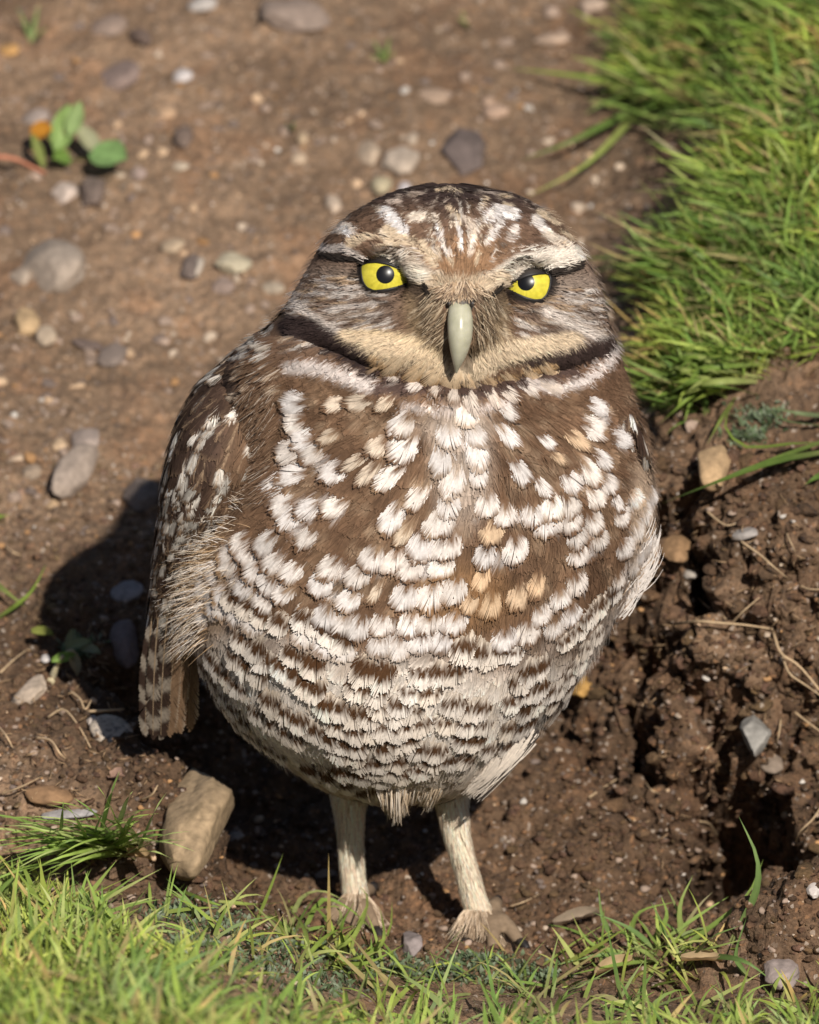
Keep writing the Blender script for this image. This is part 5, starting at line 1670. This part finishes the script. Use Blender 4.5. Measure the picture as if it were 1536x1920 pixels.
turf('grass', POLY_A, 9500, (.006, .019), (.0004, .0008), 101, 'dense bright green turf with yellowed blades covering the top of the bank at right', azA, G_A, .17, phi=(.1, 1.2), curl=(.1, 1.8), dens=denA)
POLY_B = [(-80, 1650), (60, 1650), (160, 1700), (300, 1775), (420, 1815), (520, 1850), (700, 1875), (900, 1890), (1100, 1870), (1230, 1860), (1330, 1890), (1500, 1850), (1640, 1850), (1640, 2080), (-80, 2080)]
azB = lambda x, y, r: r.uniform(0, 6.28, len(x))
denB = lambda x, y: np.clip(.08 + .9 * smooth(520, 260, x) + .25 * smooth(1350, 1500, x) + .35 * smooth(1860, 1960, y), 0, 1)
turf('grass', POLY_B, 6500, (.006, .018), (.00045, .0009), 102, 'out-of-focus yellow-green turf along the bottom edge in front of the owl', azB, G_B, .12, phi=(.1, 1.2), curl=(.1, 1.8), dens=denB, edge=40)
POLY_C = [(230, 1690), (420, 1690), (560, 1690), (720, 1790), (900, 1800), (1040, 1790), (1150, 1740), (1300, 1720), (1380, 1780), (1300, 1880), (1000, 1900), (600, 1880), (380, 1830)]
turf('grass', POLY_C, 340, (.008, .022), (.0004, .00075), 103, 'sparse thin green blades on the earth lip before the owl\'s feet', azB, G_B, .14, phi=(.3, 1.2))
# grey-green moss: tiny scaly leaflets
r = np.random.default_rng(104)
roots, cl_ = [], []
for k in range(3000):
    t = r.integers(0, 14)
    cx_, cy_, sx_, sy_ = [(330, 1715, 60, 22), (420, 1740, 60, 28), (520, 1775, 70, 26), (640, 1800, 60, 24), (480, 1810, 80, 26), (760, 1815, 60, 18), (850, 1830, 70, 18), (980, 1830, 60, 18), (360, 1770, 50, 24), (1430, 785, 40, 22), (1400, 820, 30, 14), (150, 1215, 26, 16), (900, 1800, 60, 10), (600, 1850, 90, 20)][t]
    c, n = hit(r.normal(cx_, sx_ * .6), r.normal(cy_, sy_ * .6))
    if c is not None:
        roots.append(c)
roots = np.array(roots); M = len(roots)
mc = np.array([(.17, .22, .13), (.24, .28, .19), (.13, .19, .09)])[r.integers(0, 3, M)] * r.uniform(.75, 1.25, (M, 1))
v, f, c = blade_mesh(roots, r.uniform(0, 6.28, M), r.uniform(.0012, .0035, M), r.uniform(.0004, .0009, M), r.uniform(.2, 1.2, M), r.uniform(0, 1.2, M), mc, 3, rnd=r, basec=(.12, .13, .06))
moss = mesh_obj('moss', v, f, M_GRASS, None, c)
tag(moss, 'pale grey-green mossy leaflets in low mats on the earth lip', 'moss', kind='stuff')

# individually laid blades, roots and leaves given by photograph positions and heights above the soil
def pt(x, y, h=0.0):
    c, n = hit(x, y)
    d = np.array(ray_px(x, y))
    return c - d * (h / math.sin(PITCH))

def over(x, y, root, fwd=0.0):
    """a point seen at (x, y) standing in the air at about the same distance as the given root"""
    d = np.array(ray_px(x, y))
    k = ((np.array(root) - CAM) @ EW - fwd) / (d @ EW)
    return CAM + d * k

def curve(ctrl, K):
    ctrl = np.array(ctrl)
    m = len(ctrl)
    if m == 2:
        return ctrl[0] + (ctrl[1] - ctrl[0]) * np.linspace(0, 1, K)[:, None]
    e = np.concatenate([[2 * ctrl[0] - ctrl[1]], ctrl, [2 * ctrl[-1] - ctrl[-2]]])
    out = []
    for q in np.linspace(0, m - 1 - 1e-6, K):
        i = int(q); t = q - i
        p0, p1, p2, p3 = e[i:i + 4]
        out.append(.5 * (2 * p1 + (p2 - p0) * t + (2 * p0 - 5 * p1 + 4 * p2 - p3) * t * t + (3 * p1 - p0 - 3 * p2 + p3) * t ** 3))
    return np.array(out)

def laid_blade(parent, ctrl, hw, col, K=9, seed=0, tipc=None):
    r = np.random.default_rng(seed)
    P = curve(ctrl, K)
    t = norm(np.gradient(P, axis=0))
    up = norm(np.array([0, -.5, 1.0]) + r.normal(0, .25, 3))
    sd = norm(np.cross(up, t))
    s = np.linspace(0, 1, K)
    w = hw * (1 - s ** 2.4) * (.7 + .3 * np.sin(np.pi * np.minimum(s * 1.6, 1)))
    n_ = norm(np.cross(t, sd))
    # shallow V section
    v = np.stack([P - sd * w[:, None], P - n_ * (w * .3)[:, None], P + sd * w[:, None]], 1).reshape(-1, 3)
    f = np.array([(k * 3 + j, k * 3 + j + 1, k * 3 + j + 4, k * 3 + j + 3) for k in range(K - 1) for j in (0, 1)])
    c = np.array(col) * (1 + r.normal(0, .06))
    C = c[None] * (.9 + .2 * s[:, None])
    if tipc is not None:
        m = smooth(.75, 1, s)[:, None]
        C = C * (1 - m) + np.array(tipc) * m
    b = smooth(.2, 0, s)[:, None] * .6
    C = C * (1 - b) + np.array([.40, .38, .16]) * b
    C = np.repeat(C[:, None], 3, 1)
    C[:, 1] *= 1.18
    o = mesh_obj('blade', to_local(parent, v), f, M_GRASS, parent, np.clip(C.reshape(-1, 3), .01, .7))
    return o

def tuft(name, label, root, group=None):
    return thing(name, label, 'grass tuft', pt(*root), group)

GR = [(.15, .23, .045), (.21, .29, .05), (.28, .33, .09), (.12, .19, .045)]
# long blades at the upper left corner of the turf
t_ = tuft('grass_tuft', 'tuft of long broad blades reaching left over bare soil above the owl\'s head', (1215, 175))
for k, c in enumerate([[(1215, 165, 0), (1140, 150, .008), (1050, 138, .008), (955, 128, .003)], [(1210, 180, 0), (1150, 185, .007), (1095, 215, .003)], [(1215, 190, 0), (1130, 235, .009), (1060, 270, .008), (975, 300, .002)],
                       [(1205, 195, 0), (1160, 250, .010), (1090, 315, .009), (985, 370, .003)], [(1210, 185, 0), (1140, 230, .006), (1080, 265, .003)], [(1220, 150, 0), (1180, 110, .006), (1110, 108, .002)],
                       [(1230, 120, 0), (1200, 75, .007), (1190, 70, .002)], [(1240, 90, 0), (1260, 45, .008), (1340, 25, .003)], [(1225, 160, 0), (1175, 165, .006), (1120, 170, .002)]]):
    laid_blade(t_, [pt(*q) for q in c], [.0013, .0011, .0012, .0014, .0009, .001, .001, .001, .0009][k], GR[(k * 3 + 1) % 4], seed=200 + k)
t_ = tuft('grass_tuft', 'tuft of flattened pale-edged blades pointing at the right side of the owl\'s face', (1300, 505))
for k, c in enumerate([[(1310, 480, 0), (1230, 476, .008), (1150, 482, .006), (1085, 486, .003)], [(1310, 500, 0), (1230, 500, .009), (1150, 502, .006), (1090, 515, .003)], [(1260, 508, 0), (1200, 520, .006), (1150, 540, .004), (1115, 552, .002)],
                       [(1300, 530, 0), (1230, 545, .008), (1160, 560, .006), (1125, 575, .002)], [(1290, 545, 0), (1220, 570, .006), (1150, 592, .002)], [(1280, 590, 0), (1210, 600, .006), (1150, 592, .003)], [(1330, 470, 0), (1290, 430, .009), (1240, 415, .004)]]):
    laid_blade(t_, [pt(*q) for q in c], [.0018, .0017, .0012, .0015, .0012, .0012, .0012][k], [(.20, .28, .06), (.17, .26, .05), (.27, .36, .11), (.24, .32, .07), (.20, .28, .06), (.17, .26, .05), (.24, .32, .07)][k], seed=220 + k)
t_ = tuft('grass_tuft', 'tuft of dark drooping blades hanging over the bank edge by the owl\'s right shoulder', (1345, 690))
r = np.random.default_rng(5)
for k in range(60):
    x0, y0 = 1345 + r.normal(0, 44), 695 + r.normal(0, 26)
    x1, y1 = 1190 + r.normal(15, 34), 630 + 170 * (k / 59) + r.normal(0, 8)
    laid_blade(t_, [pt(x0, y0), pt((x0 * 2 + x1) / 3, (y0 * 2 + y1) / 3 - 8, r.uniform(.006, .012)), pt((x0 + 2 * x1) / 3, (y0 + 2 * y1) / 3 - 4, r.uniform(.004, .009)), pt(x1, y1, .002)], r.uniform(.0006, .0011), [(.22, .31, .06), (.29, .37, .07), (.17, .25, .05), (.34, .39, .12)][k % 4], seed=240 + k)
t_ = tuft('grass_tuft', 'few long arching blades crossing the top of the bank from the right edge', (1540, 835))
for k, c in enumerate([[(1580, 815, 0), (1480, 850, .008), (1380, 888, .012), (1310, 922, .006)], [(1560, 845, .003), (1450, 865, .010), (1340, 905, .012), (1238, 945, .008)], [(1560, 828, 0), (1480, 832, .006), (1400, 838, .006), (1360, 800, .008), (1372, 760, .006)],
                       [(1560, 885, 0), (1530, 895, .004), (1508, 910, .002)], [(1560, 780, 0), (1500, 775, .006), (1440, 762, .004)], [(1560, 800, 0), (1480, 790, .005), (1450, 775, .002)], [(1380, 745, 0), (1350, 790, .006), (1325, 835, .003)]]):
    laid_blade(t_, [pt(*q) for q in c], [.0013, .0013, .0009, .0012, .0009, .0008, .0008][k], [(.17, .24, .05), (.13, .20, .04), (.16, .22, .04), (.12, .19, .04), (.17, .21, .10), (.15, .20, .08), (.20, .24, .06)][k], seed=270 + k)
t_ = tuft('grass_tuft', 'spreading green tuft beside the big tan rock at lower left', (205, 1590))
r = np.random.default_rng(6)
for k in range(84):
    a = r.uniform(-1.9, 1.75) if k < 40 else r.uniform(-2.0, -1.2)
    L_ = r.uniform(75, 165) * (1.4 if a < -1.1 else 1)
    x0, y0 = 205 + r.normal(0, 36), 1588 + r.normal(0, 14)
    x1, y1 = x0 + math.sin(a) * L_, y0 - math.cos(a) * L_ * .8
    hgt = .014 + .024 * abs(math.cos(a))
    laid_blade(t_, [pt(x0, y0), pt((2 * x0 + x1) / 3, (2 * y0 + y1) / 3 - 10, hgt * .6), pt((x0 + 2 * x1) / 3, (y0 + 2 * y1) / 3 - 12, hgt), pt(x1, y1, hgt * r.uniform(.6, 1.1))], r.uniform(.0005, .0009), [(.27, .39, .09), (.33, .45, .10), (.22, .33, .08), (.40, .47, .17)][k % 4], seed=300 + k)
t_ = tuft('grass_tuft', 'curled bright blades wrapping around the owl\'s left foot in the picture', (600, 1775))
for k, c in enumerate([[(640, 1800, 0), (690, 1790, .008), (730, 1745, .012), (735, 1690, .010)], [(560, 1770, 0), (600, 1690, .016), (650, 1700, .014), (700, 1745, .008)], [(600, 1790, 0), (660, 1760, .012), (690, 1690, .018), (670, 1655, .014)],
                       [(540, 1760, 0), (560, 1690, .014), (600, 1670, .012), (650, 1690, .008)], [(620, 1805, 0), (690, 1805, .006), (760, 1770, .006)], [(650, 1790, 0), (640, 1740, .014), (665, 1690, .016)], [(580, 1800, 0), (570, 1740, .012), (540, 1700, .010)],
                       [(560, 1790, 0), (520, 1740, .012), (470, 1690, .010)], [(600, 1800, 0), (560, 1770, .01), (500, 1765, .006)], [(640, 1770, 0), (610, 1720, .014), (580, 1690, .012)], [(690, 1800, 0), (720, 1760, .01), (712, 1700, .012)],
                       [(610, 1790, 0), (640, 1720, .012), (620, 1690, .01)], [(570, 1800, 0), (620, 1750, .014), (690, 1730, .012)], [(330, 1665, 0), (390, 1690, .006), (440, 1705, .003)], [(410, 1690, 0), (480, 1695, .006), (555, 1690, .002)]]):
    laid_blade(t_, [pt(*q) for q in c], .0008, [(.27, .37, .07), (.21, .31, .06), (.31, .39, .09), (.36, .40, .14)][k % 4], seed=380 + k)
t_ = tuft('grass_tuft', 'loose tuft with one tall arched blade at lower right before the dark hollow', (1260, 1780))
for k, c in enumerate([[(1370, 1770, 0), (1415, 1680, .018), (1420, 1610, .026), (1385, 1530, .030)], [(1260, 1790, 0), (1330, 1740, .010), (1400, 1680, .016), (1432, 1610, .02)], [(1270, 1800, 0), (1350, 1770, .008), (1440, 1740, .010), (1460, 1665, .014)],
                       [(1280, 1775, 0), (1275, 1700, .012), (1300, 1640, .014)], [(1150, 1760, 0), (1130, 1720, .010), (1122, 1665, .014)], [(1180, 1760, 0), (1200, 1710, .010), (1270, 1690, .008)], [(1230, 1780, 0), (1180, 1740, .010), (1110, 1710, .012)],
                       [(1250, 1790, 0), (1320, 1780, .006), (1400, 1760, .006)], [(1200, 1800, 0), (1130, 1790, .006), (1040, 1810, .002)], [(1230, 1800, 0), (1150, 1810, .006), (1060, 1830, .002)], [(1300, 1790, 0), (1390, 1800, .006), (1450, 1840, .002)],
                       [(1210, 1790, 0), (1170, 1750, .008), (1120, 1760, .006)], [(1260, 1795, 0), (1240, 1730, .012), (1220, 1690, .012)], [(1180, 1790, 0), (1110, 1770, .006), (1080, 1730, .01)], [(1400, 1830, 0), (1380, 1790, .01), (1400, 1720, .012)],
                       [(1240, 1810, 0), (1200, 1780, .008), (1140, 1775, .004)], [(1290, 1810, 0), (1330, 1760, .012), (1390, 1735, .01)], [(1220, 1770, 0), (1250, 1720, .01), (1240, 1680, .014)]]):
    r0_ = pt(*c[0])
    laid_blade(t_, [r0_] + [over(q[0], q[1], r0_, q[2] * .3) for q in c[1:]] if min(q[1] for q in c) < 1735 else [pt(*q) for q in c], [.0013, .001, .0009][min(k, 2)], [(.18, .27, .08), (.22, .31, .07), (.15, .24, .07), (.28, .35, .10)][k % 4], seed=410 + k)
t_ = tuft('grass_tuft', 'two short green blades poking in at the left edge beside the shadow', (5, 1150))
for k, c in enumerate([[(-15, 1165, 0), (30, 1135, .006), (62, 1105, .008), (88, 1055, .008)], [(-20, 1085, 0), (10, 1108, .006), (48, 1138, .002)], [(-20, 975, 0), (0, 968, .004), (20, 966, .003)]]):
    laid_blade(t_, [pt(*q) for q in c], .0010, GR[k % 2 + 1], seed=440 + k)
for (x, y, lab, bl) in [(722, 118, 'tiny pale green sprout on bare soil in the upper middle', [(-25, -45), (10, -50), (22, -22), (-30, -15)]), (545, 245, 'tiny bright green sprout beside the pale tan pebble', [(-10, -14), (8, -16), (12, -4)]),
                        (60, 80, 'faint thin grass seedling in the top left corner', [(-30, -70), (14, -75), (30, -30)]), (880, 52, 'single yellowish grass sprig near the top edge', [(-16, -34), (-22, -20)])]:
    t_ = thing('grass_sprout', lab, 'sprout', pt(x, y))
    for k, (dx, dy) in enumerate(bl):
        laid_blade(t_, [pt(x, y), pt(x + dx * .5, y + dy * .6, .004), pt(x + dx, y + dy, .004)], .0008, [(.16, .22, .07), (.20, .26, .08)][k % 2], 6, seed=460 + k)

# ------------------------------------------------------------------ seedling with round leaves
def leaf(parent, ctr, ax, up, L_, W_, col, name='leaf', seed=0, cup=.2):
    r = np.random.default_rng(seed)
    ax = norm(np.array(ax, float)); up = norm(np.array(up, float)); sd = norm(np.cross(up, ax)); up = np.cross(ax, sd)
    nu, nv = 9, 7
    v, c = [], []
    for i in range(nu):
        s = i / (nu - 1)
        w = W_ * max(math.sin(math.pi * min(s * .93 + .05, 1)) ** .7, .02)
        for j in range(nv):
            b = j / (nv - 1) * 2 - 1
            v.append(np.array(ctr) + ax * L_ * (s - .5) + sd * w * b * .5 + up * (L_ * cup * (abs(b) ** 1.5 * .5 - .5 * (s - .5) ** 2) + r.normal(0, L_ * .012)))
            c.append(np.array(col) * ((1.25 if abs(b) < .1 else 1) + r.normal(0, .05)))
    f = [(i * nv + j, i * nv + j + 1, (i + 1) * nv + j + 1, (i + 1) * nv + j) for i in range(nu - 1) for j in range(nv - 1)]
    return mesh_obj(name, to_local(parent, v), np.array(f), M_GRASS, parent, np.clip(c, .01, .7))
plant = thing('seedling', 'small seedling with round green leaves and one orange leaf at upper left', 'seedling', pt(130, 300))
for k, (x, y, h, L_, W_, ax, col) in enumerate([(205, 292, .008, .0135, .0110, (.8, -.6, .1), (.22, .36, .13)), (118, 240, .010, .0150, .0075, (.25, .5, .8), (.26, .38, .12)), (140, 222, .012, .0110, .0055, (.3, .4, .8), (.28, .38, .15)),
                                              (115, 296, .005, .0085, .0060, (-.4, -.5, .2), (.17, .28, .06)), (78, 245, .009, .0075, .0065, (.6, -.2, .2), (.55, .24, .03)), (70, 282, .006, .0110, .0035, (-.3, .3, .8), (.24, .28, .08)), (165, 262, .008, .0120, .0060, (-.5, .4, .5), (.34, .34, .20))]):
    leaf(plant, pt(x, y, h), ax, (.2, -.6, .8), L_, W_, col, seed=k)
def rod(parent, name, ctrl, r0, r1, mat, col, K=9, seg=6):
    P = curve(ctrl, K)
    v, f = tube(P, np.linspace(r0, r1, K), seg)
    loc = np.array(parent.location) if parent is not None else 0
    o = mesh_obj(name, v - loc, f, mat, parent, np.tile(col, (len(v), 1)))
    return o
for k, c in enumerate([[(130, 300, 0), (120, 270, .004), (118, 245, .008)], [(135, 300, 0), (165, 300, .004), (195, 296, .007)], [(125, 300, 0), (100, 270, .005), (82, 250, .008)]]):
    rod(plant, 'stem', [pt(*q) for q in c], .0004, .0003, M_ROOT, (.25, .22, .08))
tw_ = rod(None, 'twig', [pt(*q) for q in [(-30, 294, .004), (20, 296, .005), (50, 308, .003), (85, 325, .001)]], .0009, .0005, M_ROOT, (.48, .20, .12))
tag(tw_, 'thin reddish-tan twig at the left edge under the seedling', 'twig')

# ------------------------------------------------------------------ roots and dry bits
RC = (.50, .36, .22)
for lab, ctrl, r0 in [
    ('pale crooked root running level across the bank', [(1266, 1170, .002), (1310, 1165, .003), (1350, 1168, .003), (1400, 1172, .003), (1450, 1180, .001)], .0005),
    ('short pale root slanting up from the level root', [(1365, 1178, .002), (1390, 1150, .003), (1424, 1120, .001)], .0004),
    ('upper of the twin pale roots trailing down to the right edge', [(1450, 1185, .001), (1465, 1225, .004), (1500, 1250, .004), (1550, 1310, .002)], .0005),
    ('lower of the twin pale roots trailing down to the right edge', [(1466, 1225, .002), (1480, 1262, .004), (1510, 1284, .004), (1550, 1312, .003)], .00045),
    ('wavy thin root high on the bank near the grey gritty stone', [(1322, 955, .001), (1345, 975, .003), (1362, 985, .002), (1380, 982, .001)], .0004),
    ('long thin root sloping down the face of the bank', [(1390, 1015, .001), (1425, 1040, .003), (1450, 1062, .003), (1478, 1085, .001)], .0004),
    ('thin brown root in the shadowed middle of the bank', [(1308, 1120, .001), (1330, 1140, .003), (1362, 1160, .002)], .00035),
    ('short curved root near the right edge of the bank', [(1500, 1098, .001), (1520, 1105, .003), (1550, 1104, .002)], .0004),
    ('small vertical root below the top of the bank', [(1475, 1000, .001), (1482, 1015, .003), (1492, 1035, .001)], .00035),
    ('thin pale root at the right edge below the blue-grey stone level', [(1490, 1335, .001), (1512, 1352, .003), (1550, 1380, .002)], .0004),
    ('whitish root dangling near the right edge over the dark hollow', [(1545, 1505, .003), (1525, 1535, .005), (1500, 1560, .005), (1490, 1585, .004)], .0004),
    ('thin upright root beside the blue-grey angular stone', [(1464, 1348, .001), (1460, 1380, .003), (1452, 1410, .001)], .0004),
    ('fine tan root lying on the slope right of the owl\'s belly', [(1105, 1495, .001), (1150, 1465, .002), (1200, 1435, .001)], .0003),
    ('short tan root crossing the foot of the bank', [(1318, 1412, .001), (1330, 1400, .003), (1338, 1392, .001)], .0004),
    ('forked tan root at the base of the bank', [(1205, 1460, .001), (1220, 1480, .003), (1240, 1490, .001)], .0004),
    ('curved straw-coloured root above the tall arched blade', [(1310, 1540, .001), (1330, 1545, .004), (1346, 1570, .002)], .0004),
    ('tan root fibre lying beside the owl\'s right foot', [(955, 1700, .001), (985, 1690, .002), (1015, 1675, .001)], .0003),
    ('straight pale stalk lying just above the speckled pebble', [(165, 1334, .003), (200, 1332, .005), (232, 1330, .005)], .0005),
    ('pale rootlet curling over the mound above the speckled pebble', [(130, 1295, .001), (150, 1310, .004), (160, 1330, .003), (172, 1312, .004)], .0004),
    ('looping tan rootlet on the left mound', [(90, 1345, .001), (120, 1330, .004), (150, 1365, .004), (170, 1402, .001)], .0004),
    ('long rootlet wandering across the left mound', [(65, 1383, .001), (95, 1388, .004), (112, 1412, .003), (125, 1425, .001)], .0004),
    ('fine wavy rootlet at the lower left of the mound', [(0, 1490, .001), (40, 1475, .004), (80, 1455, .002)], .0003),
    ('rootlet by the left edge on the mound', [(-5, 1360, .001), (12, 1380, .004), (24, 1402, .001)], .0004),
    ('thin rootlet near the left edge above the pale angular stone', [(0, 1262, .001), (25, 1238, .004), (55, 1215, .003)], .0004),
    ('pale hooked rootlet standing above the grass tuft', [(200, 1505, .001), (215, 1470, .006), (225, 1440, .004)], .0004),
    ('pinkish dry rootlet tip beside the tan rock', [(265, 1500, .001), (285, 1490, .005), (296, 1472, .006)], .0004),
    ('short straw lying in the soil by the left edge', [(10, 1025, .001), (25, 1035, .003), (40, 1042, .001)], .0004),
]:
    o = rod(None, 'root', [pt(*q) for q in ctrl], r0, r0 * .5, M_ROOT, np.array(RC) * random.uniform(.85, 1.2), 11)
    tag(o, lab, 'root')
rr = np.random.default_rng(77)
vs, fs, off = [], [], 0
for k in range(240):
    x, y = [(rr.uniform(0, 300), rr.uniform(1130, 1500)), (rr.uniform(1180, 1560), rr.uniform(900, 1620))][k % 2]
    a = rr.uniform(0, 6.28); L_ = rr.uniform(10, 34)
    q = [(x, y, .0004), (x + math.cos(a) * L_ * .5 + rr.normal(0, 3), y + math.sin(a) * L_ * .4, .0022), (x + math.cos(a) * L_, y + math.sin(a) * L_ * .8, .0004)]
    try:
        P = curve([pt(*i) for i in q], 6)
    except Exception:
        continue
    if np.abs(np.diff(P, axis=0)).max() > .01:
        continue
    v, f = tube(P, np.linspace(.00022, .0001, 6), 4)
    vs.append(v); fs += [tuple(i + off for i in g) for g in f]; off += len(v)
o = mesh_obj('root_fibres', np.concatenate(vs), fs, M_ROOT, None, np.tile((.36, .24, .14), (off, 1)))
tag(o, 'hair-fine tan root fibres sticking from the dug earth', 'root fibres', kind='stuff')

# shrivelled plant on the left mound
pl = thing('withered_plant', 'shrivelled little plant with pale stalk and grey-green leaves on the left mound', 'plant', pt(115, 1260))
rod(pl, 'stalk', [pt(*q) for q in [(95, 1278, 0), (104, 1255, .004), (118, 1230, .007)]], .0013, .0006, M_ROOT, (.50, .42, .26))
rod(pl, 'stalk', [pt(*q) for q in [(118, 1230, .006), (135, 1220, .007), (150, 1238, .004)]], .0008, .0004, M_ROOT, (.42, .36, .22))
for k, (x, y, ax, col) in enumerate([(120, 1236, (.8, .2, .1), (.22, .34, .08)), (150, 1210, (.8, -.1, .3), (.24, .28, .16)), (170, 1222, (.7, -.5, .1), (.26, .28, .18)), (140, 1250, (.2, -.8, -.3), (.34, .28, .16)), (80, 1188, (.8, -.4, .1), (.26, .28, .07)), (132, 1202, (.1, .5, .8), (.22, .25, .15))]):
    leaf(pl, pt(x, y, .006), ax, (.2, -.5, .8), .0075, .0035, col, seed=40 + k, cup=.4)
# dry leaf scraps
for x, y, L_, W_, ax, col, lab, h in [(1082, 1724, .0140, .0036, (.9, .1, .25), (.42, .33, .24), 'curled pale dry leaf lying on the earth right of the owl\'s feet', .004), (1316, 1800, .0120, .0028, (1, -.05, .05), (.62, .46, .28), 'thin straw-coloured dry leaf in the lower right grass', .004),
                                     (1150, 1815, .0130, .0045, (.8, .5, .05), (.58, .42, .24), 'broad straw-coloured leaf scrap under the lower right tuft', .004), (262, 1606, .0085, .0040, (.8, -.5, .1), (.52, .36, .19), 'tan seed husk below the spreading green tuft', .006),
                                     (220, 1455, .0060, .0050, (.6, -.5, .3), (.50, .32, .24), 'pinkish dry flake hanging on the lip of the hollow', .005), (612, 1643, .0065, .0030, (.9, .1, .1), (.30, .26, .24), 'grey bit of bark beside the owl\'s leg', .003)]:
    t_ = thing('dry_leaf', lab, 'dry leaf', pt(x, y))
    leaf(t_, pt(x, y, h), ax, (.1, -.4, .9), L_, W_, col, name='leaf_blade', seed=int(x), cup=.5)
